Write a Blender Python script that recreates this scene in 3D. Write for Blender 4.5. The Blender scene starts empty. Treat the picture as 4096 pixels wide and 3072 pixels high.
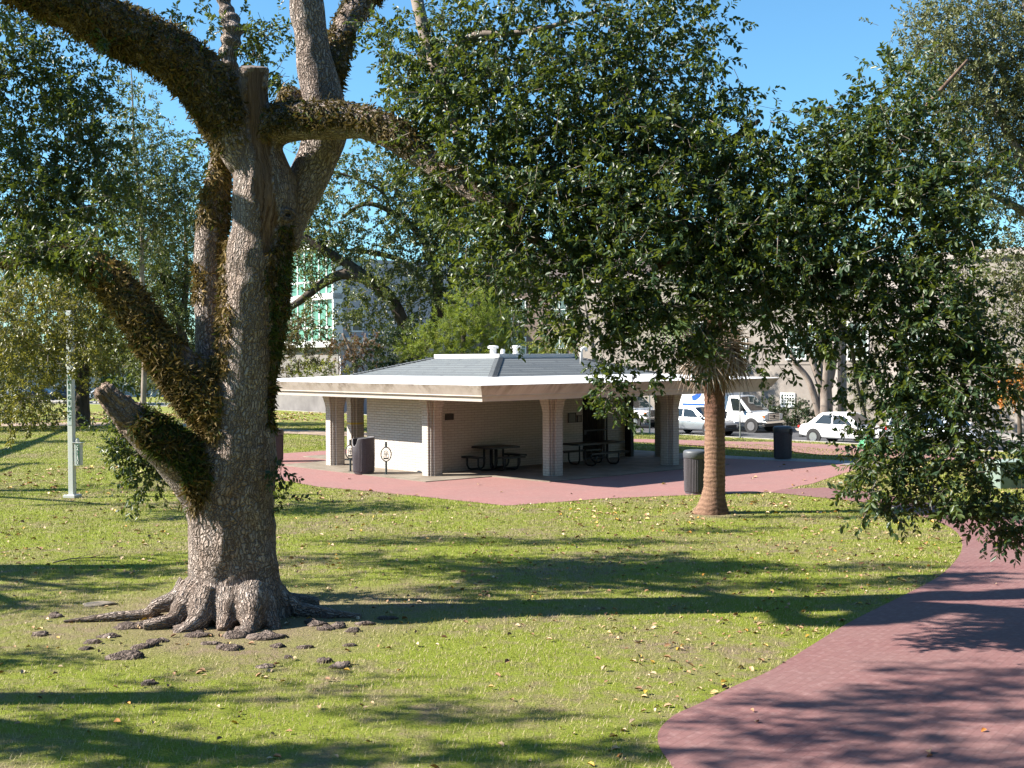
import bpy, bmesh, math, random
import numpy as np
from mathutils import Vector, Matrix

rnd = random.Random(7)
rng = np.random.default_rng(11)
sc = bpy.context.scene
COL = sc.collection
PI = math.pi

# ------------------------------------------------------------------ camera model
F, PITCH, ROLL, H = 5000.0, 0.0215, 0.0061, 3.8     # focal length in photo pixels, metres


def ray(px, py):
    u0, v0 = px - 2048.0, py - 1536.0
    cr, sr = math.cos(ROLL), math.sin(ROLL)
    u = u0 * cr - v0 * sr
    v = u0 * sr + v0 * cr
    c, s = math.cos(PITCH), math.sin(PITCH)
    return np.array([u / F, c - v / F * s, -s - v / F * c])


def P(px, py, Y):
    d = ray(px, py)
    return np.array([0, 0, H]) + d * (Y / d[1])


def D(x, y, Y):                       # same, from the coarse drawing grid
    return P(x * 1.8517, y * 1.8517, Y)


def proj(pts):
    pts = np.asarray(pts, float)
    x, y, z = pts[:, 0], pts[:, 1], pts[:, 2] - H
    c, s = math.cos(PITCH), math.sin(PITCH)
    fy = y * c - z * s
    up = y * s + z * c
    u = F * x / fy
    v = -F * up / fy
    cr, sr = math.cos(ROLL), math.sin(ROLL)
    return np.stack([2048 + u * cr + v * sr, 1536 + v * cr - u * sr], 1)


# street: kerb line through these ground points, park on the near side
KD = np.array([-.682, .731])
KN = np.array([.731, .682])
_k = np.array([0, 0, H]) + ray(3100, 1755) * ((-.30 - H) / ray(3100, 1755)[2])
KP = _k[:2]
STREET_Z, KERB_Z = -.47, -.33


def sdist(x, y):                      # metres inside the park, negative in the street
    s1 = (KP[0] - x) * KN[0] + (KP[1] - y) * KN[1]
    s2 = (2.0 - x) * .838 + (KP[1] + 11 - y) * .545
    return np.maximum(s1, s2) if True else s1


def terr(x, y):
    x = np.asarray(x, float)
    y = np.asarray(y, float)
    s1 = (KP[0] - x) * KN[0] + (KP[1] - y) * KN[1]
    t = np.clip((9 - s1) / 8, 0, 1)
    t = t * t * (3 - 2 * t)
    far = np.maximum(0, y - 66)
    fade = np.clip((x + 8) / 10, 0, 1)
    return KERB_Z * t * np.clip(fade + .6, 0, 1) - .016 * far * far / (far + 12)


def G(px, py, dz=0.0, flat=None):
    d = ray(px, py)
    z = 0.0 if flat is None else flat
    for _ in range(25):
        t = (z + dz - H) / d[2]
        p = np.array([0, 0, H]) + d * t
        if flat is None:
            z = .5 * z + .5 * float(terr(p[0], p[1]))
    return p


# ------------------------------------------------------------------ helpers
class MB:
    def __init__(self):
        self.v, self.f, self.m = [], [], []

    def add(self, vs, fs, m=0):
        o = len(self.v)
        self.v.extend([tuple(map(float, p)) for p in vs])
        self.f.extend([tuple(i + o for i in f) for f in fs])
        self.m.extend([m] * len(fs))

    def box(self, c, s, m=0, rz=0.0, tilt=None):
        x, y, z = s[0] / 2, s[1] / 2, s[2] / 2
        vs = [Vector((i * x, j * y, k * z)) for i in (-1, 1) for j in (-1, 1) for k in (-1, 1)]
        R = Matrix.Rotation(rz, 3, 'Z')
        if tilt is not None:
            R = R @ tilt
        vs = [R @ p + Vector(c) for p in vs]
        self.add(vs, [(0, 1, 3, 2), (4, 6, 7, 5), (0, 4, 5, 1), (2, 3, 7, 6), (0, 2, 6, 4), (1, 5, 7, 3)], m)

    def bar(self, a, b, w, h=None, m=0):
        a, b = Vector(a), Vector(b)
        d = (b - a)
        L = d.length
        q = d.to_track_quat('X', 'Z').to_matrix()
        h = h or w
        vs = []
        for i in (0, L):
            for j in (-w / 2, w / 2):
                for k in (-h / 2, h / 2):
                    vs.append(q @ Vector((i, j, k)) + a)
        self.add(vs, [(0, 1, 3, 2), (4, 6, 7, 5), (0, 4, 5, 1), (2, 3, 7, 6), (0, 2, 6, 4), (1, 5, 7, 3)], m)

    def tube(self, pts, rad, n=8, m=0, cap=True, closed=False):
        pts = [Vector(p) for p in pts]
        if not hasattr(rad, '__len__'):
            rad = [rad] * len(pts)
        N = len(pts)
        up = None
        rings = []
        for i, p in enumerate(pts):
            if closed:
                t = pts[(i + 1) % N] - pts[i - 1]
            else:
                t = pts[min(i + 1, N - 1)] - pts[max(i - 1, 0)]
            t.normalize()
            if up is None:
                up = Vector((0, 0, 1)) if abs(t.z) < .9 else Vector((1, 0, 0))
            a = t.cross(up)
            if a.length < 1e-6:
                a = t.orthogonal()
            a.normalize()
            b = a.cross(t).normalized()
            up = b
            rings.append([p + (a * math.cos(2 * PI * k / n) + b * math.sin(2 * PI * k / n)) * rad[i] for k in range(n)])
        vs = [q for r in rings for q in r]
        fs = []
        for i in range(N if closed else N - 1):
            j = (i + 1) % N
            for k in range(n):
                k2 = (k + 1) % n
                fs.append((i * n + k, i * n + k2, j * n + k2, j * n + k))
        if cap and not closed:
            fs.append(tuple(range(n - 1, -1, -1)))
            fs.append(tuple((N - 1) * n + k for k in range(n)))
        self.add(vs, fs, m)

    def lathe(self, prof, n=24, c=(0, 0, 0), m=0, axis='Z', rfun=None):
        vs, fs = [], []
        for (r, z) in prof:
            for k in range(n):
                a = 2 * PI * k / n
                rr = r if rfun is None else rfun(r, z, a)
                p = (rr * math.cos(a), rr * math.sin(a), z)
                if axis == 'Y':
                    p = (p[0], p[2], p[1])
                elif axis == 'X':
                    p = (p[2], p[0], p[1])
                vs.append((p[0] + c[0], p[1] + c[1], p[2] + c[2]))
        for i in range(len(prof) - 1):
            for k in range(n):
                k2 = (k + 1) % n
                q = (i * n + k, i * n + k2, (i + 1) * n + k2, (i + 1) * n + k)
                fs.append(q if axis != 'Y' else q[::-1])
        if prof[0][0] > 1e-6:
            fs.append(tuple(range(n - 1, -1, -1)))
        if prof[-1][0] > 1e-6:
            fs.append(tuple((len(prof) - 1) * n + k for k in range(n)))
        self.add(vs, fs, m)

    def prism(self, poly, z0, z1, m=0):
        n = len(poly)
        vs = [(p[0], p[1], z0) for p in poly] + [(p[0], p[1], z1) for p in poly]
        fs = [tuple(range(n - 1, -1, -1)), tuple(range(n, 2 * n))]
        fs += [(i, (i + 1) % n, (i + 1) % n + n, i + n) for i in range(n)]
        self.add(vs, fs, m)

    def build(self, name, mats, parent=None, world=False, smooth=False, bevel=0):
        me = bpy.data.meshes.new(name)
        off = parent.location if (parent is not None and world) else Vector((0, 0, 0))
        me.from_pydata([(p[0] - off[0], p[1] - off[1], p[2] - off[2]) for p in self.v], [], self.f)
        if not isinstance(mats, (list, tuple)):
            mats = [mats]
        for mt in mats:
            me.materials.append(mt)
        me.polygons.foreach_set('material_index', self.m)
        if smooth:
            me.polygons.foreach_set('use_smooth', [True] * len(me.polygons))
        me.update()
        o = bpy.data.objects.new(name, me)
        COL.objects.link(o)
        if parent is not None:
            o.parent = parent
        if bevel:
            md = o.modifiers.new('bevel', 'BEVEL')
            md.width = bevel
            md.segments = 2
            md.limit_method = 'ANGLE'
            md.angle_limit = math.radians(40)
        return o


def tag(o, label, cat, group=None, kind=None):
    if label:
        o['label'] = label
    if cat:
        o['category'] = cat
    if group:
        o['group'] = group
    if kind:
        o['kind'] = kind
    return o


def thing(name, label, cat, loc=(0, 0, 0), rz=0.0, group=None):
    o = bpy.data.objects.new(name, None)
    o.empty_display_size = .3
    COL.objects.link(o)
    o.location = [float(a) for a in loc]
    o.rotation_euler = (0, 0, rz)
    return tag(o, label, cat, group)


def copy_thing(o, loc, rz, label):
    def rec(s, par):
        c = s.copy()
        COL.objects.link(c)
        if par is not None:
            c.parent = par
        for ch in [x for x in s.children]:
            rec(ch, c)
        return c
    c = rec(o, None)
    c.location = [float(a) for a in loc]
    c.rotation_euler = (0, 0, rz)
    c['label'] = label
    return c


def mesh_np(name, V, faces, mats, parent=None, midx=None, attrs=None, smooth=False):
    """V (n,3); faces: (m,k) int array (all k-gons)."""
    V = np.asarray(V, np.float32)
    faces = np.asarray(faces, np.int32)
    me = bpy.data.meshes.new(name)
    m, k = faces.shape
    me.vertices.add(len(V))
    if parent is not None:
        V = V - np.array(parent.location, np.float32)
    me.vertices.foreach_set('co', V.ravel())
    me.loops.add(m * k)
    me.loops.foreach_set('vertex_index', faces.ravel())
    me.polygons.add(m)
    me.polygons.foreach_set('loop_start', np.arange(m, dtype=np.int32) * k)
    me.polygons.foreach_set('loop_total', np.full(m, k, np.int32))
    if not isinstance(mats, (list, tuple)):
        mats = [mats]
    for mt in mats:
        me.materials.append(mt)
    if midx is not None:
        me.polygons.foreach_set('material_index', np.asarray(midx, np.int32))
    if smooth:
        me.polygons.foreach_set('use_smooth', np.ones(m, bool))
    me.update(calc_edges=True)
    for nm, (dom, arr) in (attrs or {}).items():
        a = me.attributes.new(nm, 'FLOAT', dom)
        a.data.foreach_set('value', np.asarray(arr, np.float32))
    o = bpy.data.objects.new(name, me)
    COL.objects.link(o)
    if parent is not None:
        o.parent = parent
    return o


def hash3(ix, iy, iz):
    h = (ix.astype(np.int64) * 374761393 + iy.astype(np.int64) * 668265263 + iz.astype(np.int64) * 2147483647) & 0x7fffffff
    h = ((h ^ (h >> 13)) * 1274126177) & 0x7fffffff
    h = ((h ^ (h >> 16)) * 1103515245 + 12345) & 0x7fffffff
    return (h & 0xffff) / 65535.0


def vnoise(p):
    p = np.asarray(p, float)
    i = np.floor(p).astype(np.int64)
    f = p - i
    f = f * f * (3 - 2 * f)
    r = 0
    for dx in (0, 1):
        for dy in (0, 1):
            for dz in (0, 1):
                w = (f[:, 0] if dx else 1 - f[:, 0]) * (f[:, 1] if dy else 1 - f[:, 1]) * (f[:, 2] if dz else 1 - f[:, 2])
                r = r + w * hash3(i[:, 0] + dx, i[:, 1] + dy, i[:, 2] + dz)
    return r * 2 - 1


def in_poly(x, y, poly):
    inside = np.zeros(len(x), bool)
    n = len(poly)
    for i in range(n):
        x1, y1 = poly[i][0], poly[i][1]
        x2, y2 = poly[(i + 1) % n][0], poly[(i + 1) % n][1]
        c = ((y1 > y) != (y2 > y))
        if y1 != y2:
            xi = (x2 - x1) * (y - y1) / (y2 - y1) + x1
            inside ^= c & (x < xi)
    return inside


# ------------------------------------------------------------------ materials
class NT:
    def __init__(self, name):
        self.mat = bpy.data.materials.new(name)
        self.mat.use_nodes = True
        self.t = self.mat.node_tree
        self.b = self.t.nodes['Principled BSDF']
        self.out = self.t.nodes['Material Output']

    def n(self, typ, **kw):
        nd = self.t.nodes.new(typ)
        for k, v in kw.items():
            setattr(nd, k, v)
        return nd

    def l(self, a, b):
        self.t.links.new(a, b)

    def ramp(self, fac, stops, interp='LINEAR'):
        r = self.n('ShaderNodeValToRGB')
        cr = r.color_ramp
        cr.interpolation = interp
        while len(cr.elements) > 1:
            cr.elements.remove(cr.elements[-1])
        cr.elements[0].position = stops[0][0]
        cr.elements[0].color = (*stops[0][1], 1)
        for p, c in stops[1:]:
            e = cr.elements.new(p)
            e.color = (*c, 1)
        self.l(fac, r.inputs[0])
        return r.outputs[0]

    def noise(self, vec, scale, detail=4, rough=.55):
        nd = self.n('ShaderNodeTexNoise')
        nd.inputs['Scale'].default_value = scale
        nd.inputs['Detail'].default_value = detail
        nd.inputs['Roughness'].default_value = rough
        if vec is not None:
            self.l(vec, nd.inputs['Vector'])
        return nd.outputs[0]

    def mix(self, fac, a, b, mode='MIX'):
        m = self.n('ShaderNodeMix', data_type='RGBA', blend_type=mode)
        for s, v in ((0, fac), (6, a), (7, b)):
            if hasattr(v, 'is_output'):
                self.l(v, m.inputs[s])
            elif s == 0:
                m.inputs[0].default_value = v
            else:
                m.inputs[s].default_value = (*v, 1)
        return m.outputs[2]

    def math(self, op, a, b=None, clamp=False):
        m = self.n('ShaderNodeMath', operation=op, use_clamp=clamp)
        for i, v in ((0, a), (1, b)):
            if v is None:
                continue
            if hasattr(v, 'is_output'):
                self.l(v, m.inputs[i])
            else:
                m.inputs[i].default_value = v
        return m.outputs[0]

    def pos(self, scale=(1, 1, 1), rz=0.0, obj=False):
        if obj:
            o = self.n('ShaderNodeTexCoord').outputs['Object']
        else:
            o = self.n('ShaderNodeNewGeometry').outputs['Position']
        mp = self.n('ShaderNodeMapping')
        mp.inputs['Scale'].default_value = scale
        mp.inputs['Rotation'].default_value = (0, 0, rz)
        self.l(o, mp.inputs['Vector'])
        return mp.outputs[0]

    def bump(self, height, strength=.5, dist=.02):
        b = self.n('ShaderNodeBump')
        b.inputs['Strength'].default_value = strength
        b.inputs['Distance'].default_value = dist
        self.l(height, b.inputs['Height'])
        self.l(b.outputs[0], self.b.inputs['Normal'])

    def col(self, c):
        if hasattr(c, 'is_output'):
            self.l(c, self.b.inputs['Base Color'])
        else:
            self.b.inputs['Base Color'].default_value = (*c, 1)

    def set(self, **kw):
        for k, v in kw.items():
            self.b.inputs[k].default_value = v
        return self


def simple(name, c, rough=.6, metal=0.0, spec=.5, coat=0.0, var=0.0, scale=8.0):
    m = NT(name)
    m.set(Roughness=rough, Metallic=metal)
    m.b.inputs['Specular IOR Level'].default_value = spec
    if coat:
        m.b.inputs['Coat Weight'].default_value = coat
        m.b.inputs['Coat Roughness'].default_value = .05
    if var:
        f = m.noise(m.pos(obj=True), scale, 5)
        m.col(m.ramp(f, [(.3, tuple(x * (1 - var) for x in c)), (.7, tuple(min(1, x * (1 + var)) for x in c))]))
    else:
        m.col(c)
    return m.mat


def leaf_mat(name, stops, rough=.38, trans=.25, tcol=(.16, .22, .03), spec=.5):
    m = NT(name)
    a = m.n('ShaderNodeAttribute', attribute_name='rnd')
    c = m.ramp(a.outputs['Fac'], stops)
    m.col(c)
    m.set(Roughness=rough)
    m.b.inputs['Specular IOR Level'].default_value = spec
    t = m.n('ShaderNodeBsdfTranslucent')
    t.inputs['Color'].default_value = (*tcol, 1)
    mx = m.n('ShaderNodeMixShader')
    mx.inputs[0].default_value = trans
    m.l(m.b.outputs[0], mx.inputs[1])
    m.l(t.outputs[0], mx.inputs[2])
    m.l(mx.outputs[0], m.out.inputs[0])
    return m.mat


M = {}
# --- lawn soil
m = NT('lawn_soil')
p = m.pos()
n1 = m.noise(p, .35, 5)
n2 = m.noise(p, 3.0, 6, .65)
n3 = m.noise(p, 28.0, 5, .7)
n5 = m.noise(m.pos((1, 1, 1)), 90.0, 3, .7)
dirt = m.ramp(n3, [(.3, (0.159, 0.117, 0.075)), (.7, (0.319, 0.248, 0.169))])
grs = m.ramp(n3, [(.25, (0.101, 0.141, 0.014)), (.5, (0.202, 0.246, 0.031)), (.75, (0.343, 0.328, 0.085))])
mixf = m.math('ADD', m.math('MULTIPLY', n1, .55), m.math('MULTIPLY', n2, .55))
fac = m.ramp(mixf, [(.50, (0, 0, 0)), (.68, (1, 1, 1))])
c = m.mix(fac, grs, dirt)
gm = m.n('ShaderNodeNewGeometry')
sep = m.n('ShaderNodeSeparateXYZ')
m.l(gm.outputs['Position'], sep.inputs[0])
# wear ring of bare earth round the big oak and the palm
for (cx, cy, r0, r1) in ((-4.0, 18.4, 1.1, 3.4), (4.75, 30.0, .35, 1.2)):
    dx = m.math('SUBTRACT', sep.outputs[0], cx)
    dy = m.math('SUBTRACT', sep.outputs[1], cy)
    dd = m.math('SQRT', m.math('ADD', m.math('MULTIPLY', dx, dx), m.math('MULTIPLY', dy, dy)))
    dd = m.math('ADD', dd, m.math('MULTIPLY', m.math('SUBTRACT', n2, .5), 2.6))
    w = m.n('ShaderNodeMapRange')
    m.l(dd, w.inputs[0])
    w.inputs[1].default_value = r0
    w.inputs[2].default_value = r1
    w.inputs[3].default_value = .85
    w.inputs[4].default_value = 0
    c = m.mix(w.outputs[0], c, dirt)
m.col(c)
m.set(Roughness=.95)
m.b.inputs['Specular IOR Level'].default_value = .1
m.bump(m.math('ADD', n3, m.math('MULTIPLY', n5, .6)), 1.0, .035)
M['lawn'] = m.mat

# --- grass blades
m = NT('grass_blade')
a = m.n('ShaderNodeAttribute', attribute_name='rnd')
p = m.pos()
n1 = m.noise(p, .45, 4)
n2 = m.noise(p, 2.6, 4)
sepg = m.n('ShaderNodeSeparateXYZ')
m.l(p, sepg.inputs[0])
nearf = m.n('ShaderNodeMapRange')
m.l(sepg.outputs[1], nearf.inputs[0])
nearf.inputs[1].default_value = 13
nearf.inputs[2].default_value = 25
nearf.inputs[3].default_value = .27
nearf.inputs[4].default_value = .0
af = m.math('ADD', m.math('MULTIPLY', a.outputs['Fac'], .6), nearf.outputs[0])
ff = m.math('ADD', af, m.math('ADD', m.math('MULTIPLY', n1, .5), m.math('MULTIPLY', n2, .35)))
m.col(m.ramp(ff, [(.34, (.085, .135, .014)), (.55, (.185, .215, .032)), (.74, (.315, .285, .075)), (.90, (.40, .33, .16)), (1, (.45, .375, .22))]))
m.set(Roughness=.6)
m.b.inputs['Specular IOR Level'].default_value = .25
t = m.n('ShaderNodeBsdfTranslucent')
t.inputs['Color'].default_value = (.22, .27, .04, 1)
mx = m.n('ShaderNodeMixShader')
mx.inputs[0].default_value = .28
m.l(m.b.outputs[0], mx.inputs[1])
m.l(t.outputs[0], mx.inputs[2])
m.l(mx.outputs[0], m.out.inputs[0])
M['blade'] = m.mat

# --- fallen leaves
m = NT('fallen_leaf')
a = m.n('ShaderNodeAttribute', attribute_name='rnd')
m.col(m.ramp(a.outputs['Fac'], [(0, (0.180, 0.090, 0.041)), (.3, (0.324, 0.180, 0.090)), (.55, (0.450, 0.296, 0.162)), (.75, (0.496, 0.378, 0.252)), (.92, (0.496, 0.306, 0.036)), (1, (0.406, 0.134, 0.026))]))
m.set(Roughness=.7)
M['litter'] = m.mat


def brick_ground(name, c1, c2, mort, rz, sx=.2, sy=.1):
    m = NT(name)
    p = m.pos(rz=rz)
    b = m.n('ShaderNodeTexBrick')
    m.l(p, b.inputs['Vector'])
    b.inputs['Color1'].default_value = (*c1, 1)
    b.inputs['Color2'].default_value = (*c2, 1)
    b.inputs['Mortar'].default_value = (*mort, 1)
    b.inputs['Scale'].default_value = 1
    b.inputs['Mortar Size'].default_value = .005
    b.inputs['Mortar Smooth'].default_value = .3
    b.inputs['Brick Width'].default_value = sx
    b.inputs['Row Height'].default_value = sy
    n1 = m.noise(m.pos(), .6, 6, .6)
    n2 = m.noise(m.pos(), 9, 5, .65)
    c = m.mix(m.ramp(n1, [(.35, (0, 0, 0)), (.75, (.5, .5, .5))]), b.outputs['Color'], (.20, .13, .12))
    c = m.mix(m.ramp(n2, [(.5, (0, 0, 0)), (.8, (.35, .35, .35))]), c, (.42, .30, .28))
    m.col(c)
    m.set(Roughness=.85)
    m.b.inputs['Specular IOR Level'].default_value = .25
    m.bump(m.math('SUBTRACT', m.math('MULTIPLY', n2, .2), b.outputs['Fac']), .5, .006)
    return m.mat


M['paver'] = brick_ground('red_paver', (0.280, 0.136, 0.126), (0.301, 0.154, 0.140), (0.231, 0.119, 0.108), .5)
M['paver_dark'] = brick_ground('red_paver_path', (.185, .088, .086), (.198, .096, .092), (.158, .076, .073), -.95)


def stained(name, c1, c2, sc_=2.0, stretch=(1, 1, 1), rough=.8, bumps=.0, lo=.35, hi=.7):
    m = NT(name)
    n1 = m.noise(m.pos(stretch), sc_, 6, .62)
    m.col(m.ramp(n1, [(lo, c1), (hi, c2)]))
    m.set(Roughness=rough)
    m.b.inputs['Specular IOR Level'].default_value = .3
    if bumps:
        m.bump(m.noise(m.pos(), sc_ * 14, 4), bumps, .01)
    return m.mat


M['concrete'] = stained('concrete', (0.155, 0.127, 0.096), (0.273, 0.236, 0.192), 1.4, bumps=.3)
M['concrete_grey'] = stained('concrete_grey', (0.174, 0.174, 0.174), (0.341, 0.335, 0.322), 6, bumps=.6)
M['dirt_path'] = stained('dirt_path', (0.277, 0.198, 0.139), (0.396, 0.304, 0.231), 2, bumps=.3)
M['asphalt'] = stained('asphalt', (0.056, 0.058, 0.064), (0.105, 0.105, 0.112), 1.2, bumps=.4)
M['kerb'] = stained('kerb_stone', (0.264, 0.244, 0.218), (0.396, 0.376, 0.343), 2.5)
M['sidewalk'] = stained('sidewalk', (0.211, 0.198, 0.185), (0.330, 0.317, 0.297), 2)
M['deck'] = stained('roof_coating', (0.630, 0.612, 0.612), (0.774, 0.765, 0.765), .9, (1, 1, 1), .55, lo=.3, hi=.5)

# fascia with rain streaks
m = NT('fascia_paint')
g = m.n('ShaderNodeNewGeometry')
sp = m.n('ShaderNodeSeparateXYZ')
m.l(g.outputs['Position'], sp.inputs[0])
cb = m.n('ShaderNodeCombineXYZ')
m.l(m.math('ADD', sp.outputs[0], m.math('MULTIPLY', sp.outputs[2], -.55)), cb.inputs[0])
m.l(sp.outputs[1], cb.inputs[1])
m.l(m.math('MULTIPLY', sp.outputs[2], .25), cb.inputs[2])
n1 = m.noise(cb.outputs[0], 3.2, 6, .7)
n2 = m.noise(m.pos(), .5, 3)
st = m.math('MULTIPLY', m.ramp(n1, [(.42, (0, 0, 0)), (.62, (1, 1, 1))]), m.ramp(n2, [(.38, (.3, .3, .3)), (.6, (1, 1, 1))]))
zf = m.n('ShaderNodeMapRange')
m.l(sp.outputs[2], zf.inputs[0])
zf.inputs[1].default_value = 2.6
zf.inputs[2].default_value = 2.95
st = m.math('MULTIPLY', st, m.math('ADD', m.math('MULTIPLY', zf.outputs[0], .85), .12))
m.col(m.mix(st, (.55, .495, .445), (.15, .105, .06)))
m.set(Roughness=.7)
M['fascia'] = m.mat


def wall_brick(name, c1, c2, mort, w, h, ms=.007, obj=False):
    """painted brick: courses in z, stretchers along the horizontal run of each face"""
    m = NT(name)
    g = m.n('ShaderNodeNewGeometry')
    sp = m.n('ShaderNodeSeparateXYZ')
    m.l(g.outputs['Position'], sp.inputs[0])
    sn = m.n('ShaderNodeSeparateXYZ')
    m.l(g.outputs['Normal'], sn.inputs[0])
    # run = x*ny - y*nx  (distance along the wall)
    run = m.math('SUBTRACT', m.math('MULTIPLY', sp.outputs[0], sn.outputs[1]), m.math('MULTIPLY', sp.outputs[1], sn.outputs[0]))
    cb = m.n('ShaderNodeCombineXYZ')
    m.l(run, cb.inputs[0])
    m.l(sp.outputs[2], cb.inputs[1])
    b = m.n('ShaderNodeTexBrick')
    m.l(cb.outputs[0], b.inputs['Vector'])
    b.inputs['Color1'].default_value = (*c1, 1)
    b.inputs['Color2'].default_value = (*c2, 1)
    b.inputs['Mortar'].default_value = (*mort, 1)
    b.inputs['Scale'].default_value = 1
    b.inputs['Mortar Size'].default_value = ms
    b.inputs['Mortar Smooth'].default_value = .2
    b.inputs['Brick Width'].default_value = w
    b.inputs['Row Height'].default_value = h
    n2 = m.noise(m.pos(), 3.5, 5, .6)
    c = m.mix(m.ramp(n2, [(.45, (0, 0, 0)), (.8, (.45, .45, .45))]), b.outputs['Color'], tuple(x * .72 for x in c1))
    m.col(c)
    m.set(Roughness=.65)
    m.bump(m.math('SUBTRACT', m.math('MULTIPLY', m.noise(m.pos(), 30, 3), .25), b.outputs['Fac']), .9, .012)
    return m.mat


M['brick'] = wall_brick('painted_brick', (.53, .475, .43), (.49, .435, .39), (.29, .24, .20), .29, .085)

# shingles
m = NT('shingle')
g = m.n('ShaderNodeNewGeometry')
sp = m.n('ShaderNodeSeparateXYZ')
m.l(g.outputs['Position'], sp.inputs[0])
sn = m.n('ShaderNodeSeparateXYZ')
m.l(g.outputs['Normal'], sn.inputs[0])
run = m.math('SUBTRACT', m.math('MULTIPLY', sp.outputs[0], sn.outputs[1]), m.math('MULTIPLY', sp.outputs[1], sn.outputs[0]))
cb = m.n('ShaderNodeCombineXYZ')
m.l(run, cb.inputs[0])
m.l(sp.outputs[2], cb.inputs[1])
b = m.n('ShaderNodeTexBrick')
m.l(cb.outputs[0], b.inputs['Vector'])
b.inputs['Color1'].default_value = (.10, .115, .128, 1)
b.inputs['Color2'].default_value = (.135, .15, .158, 1)
b.inputs['Mortar'].default_value = (.07, .08, .09, 1)
b.inputs['Scale'].default_value = 1
b.inputs['Mortar Size'].default_value = .012
b.inputs['Brick Width'].default_value = .5
b.inputs['Row Height'].default_value = .075
c = m.mix(m.ramp(m.noise(m.pos(), 40, 3), [(.4, (0, 0, 0)), (.7, (.4, .4, .4))]), b.outputs['Color'], (.26, .28, .27))
m.col(c)
m.set(Roughness=.9)
M['shingle'] = m.mat
M['shingle_cap'] = simple('shingle_cap', (.085, .095, .105), .9, var=.35, scale=14)


def bark_mat(name, plate1, plate2, crack, su=11, sv=5.5, bump=1.0, dead=True):
    m = NT(name)
    au = m.n('ShaderNodeAttribute', attribute_name='bu')
    av = m.n('ShaderNodeAttribute', attribute_name='bv')
    cb = m.n('ShaderNodeCombineXYZ')
    m.l(au.outputs['Fac'], cb.inputs[0])
    m.l(av.outputs['Fac'], cb.inputs[1])
    p = m.pos()
    wob = m.noise(p, 6, 4, .6)
    wv = m.n('ShaderNodeVectorMath', operation='MULTIPLY_ADD')
    wc = m.n('ShaderNodeCombineXYZ')
    m.l(wob, wc.inputs[0])
    m.l(m.noise(p, 7.3, 3), wc.inputs[1])
    m.l(wc.outputs[0], wv.inputs[0])
    wv.inputs[1].default_value = (.17, .26, 0)
    m.l(cb.outputs[0], wv.inputs[2])
    mp = m.n('ShaderNodeMapping')
    mp.inputs['Scale'].default_value = (su, sv, 1)
    m.l(wv.outputs[0], mp.inputs['Vector'])
    vo = m.n('ShaderNodeTexVoronoi', feature='DISTANCE_TO_EDGE')
    vo.inputs['Scale'].default_value = 1
    m.l(mp.outputs[0], vo.inputs['Vector'])
    vc = m.n('ShaderNodeTexVoronoi', feature='F1')
    vc.inputs['Scale'].default_value = 1
    m.l(mp.outputs[0], vc.inputs['Vector'])
    fine = m.noise(p, 45, 4, .7)
    mid = m.noise(m.pos((1, 1, .28)), 2.6, 6, .65)
    pl = m.mix(m.ramp(mid, [(.35, (0, 0, 0)), (.65, (1, 1, 1))]), plate1, plate2)
    pl = m.mix(m.ramp(fine, [(.4, (0, 0, 0)), (.75, (.35, .35, .35))]), pl, tuple(x * .5 for x in plate1))
    pl = m.mix(m.math('MULTIPLY', vc.outputs['Color'], .35), pl, tuple(x * .6 for x in plate2))
    ed = m.ramp(vo.outputs['Distance'], [(.0, (.15, .15, .15)), (.15, (1, 1, 1))])
    c = m.mix(ed, crack, pl)
    hgt = m.math('ADD', m.ramp(vo.outputs['Distance'], [(0, (0, 0, 0)), (.3, (1, 1, 1))]), m.math('MULTIPLY', fine, .35))
    if dead:
        ad = m.n('ShaderNodeAttribute', attribute_name='dead')
        mp2 = m.n('ShaderNodeMapping')
        mp2.inputs['Scale'].default_value = (26, 1.3, 1)
        m.l(wv.outputs[0], mp2.inputs['Vector'])
        gr = m.noise(mp2.outputs[0], 1, 5, .65)
        dw = m.ramp(gr, [(.32, (0.044, 0.024, 0.016)), (.46, (0.160, 0.100, 0.064)), (.6, (0.240, 0.160, 0.108)), (.78, (0.336, 0.264, 0.200))])
        c = m.mix(ad.outputs['Fac'], c, dw)
        hm = m.n('ShaderNodeMix', data_type='FLOAT')
        m.l(ad.outputs['Fac'], hm.inputs[0])
        m.l(hgt, hm.inputs[2])
        m.l(gr, hm.inputs[3])
        hgt = hm.outputs[0]
    m.col(c)
    m.set(Roughness=.9)
    m.b.inputs['Specular IOR Level'].default_value = .2
    m.bump(hgt, bump, .07)
    return m.mat


M['oak_bark'] = bark_mat('oak_bark', (.68, .60, .55), (.40, .295, .235), (.085, .056, .042), 25, 9)
M['bark'] = stained('dull_bark', (0.048, 0.036, 0.028), (0.136, 0.108, 0.088), 5, (1, 1, .35), .9, .8)
M['pale_bark'] = stained('pale_bark', (0.158, 0.122, 0.101), (0.331, 0.274, 0.230), 3, (1, 1, .4), .8, .5)
M['twig'] = stained('twig_bark', (0.104, 0.080, 0.064), (0.288, 0.248, 0.216), 9, (1, 1, 1), .85)
M['limb_brown'] = stained('limb_brown', (.10, .06, .04), (.24, .16, .11), 9, (1, 1, .5), .85, .8)
M['palm_trunk'] = None

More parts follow.
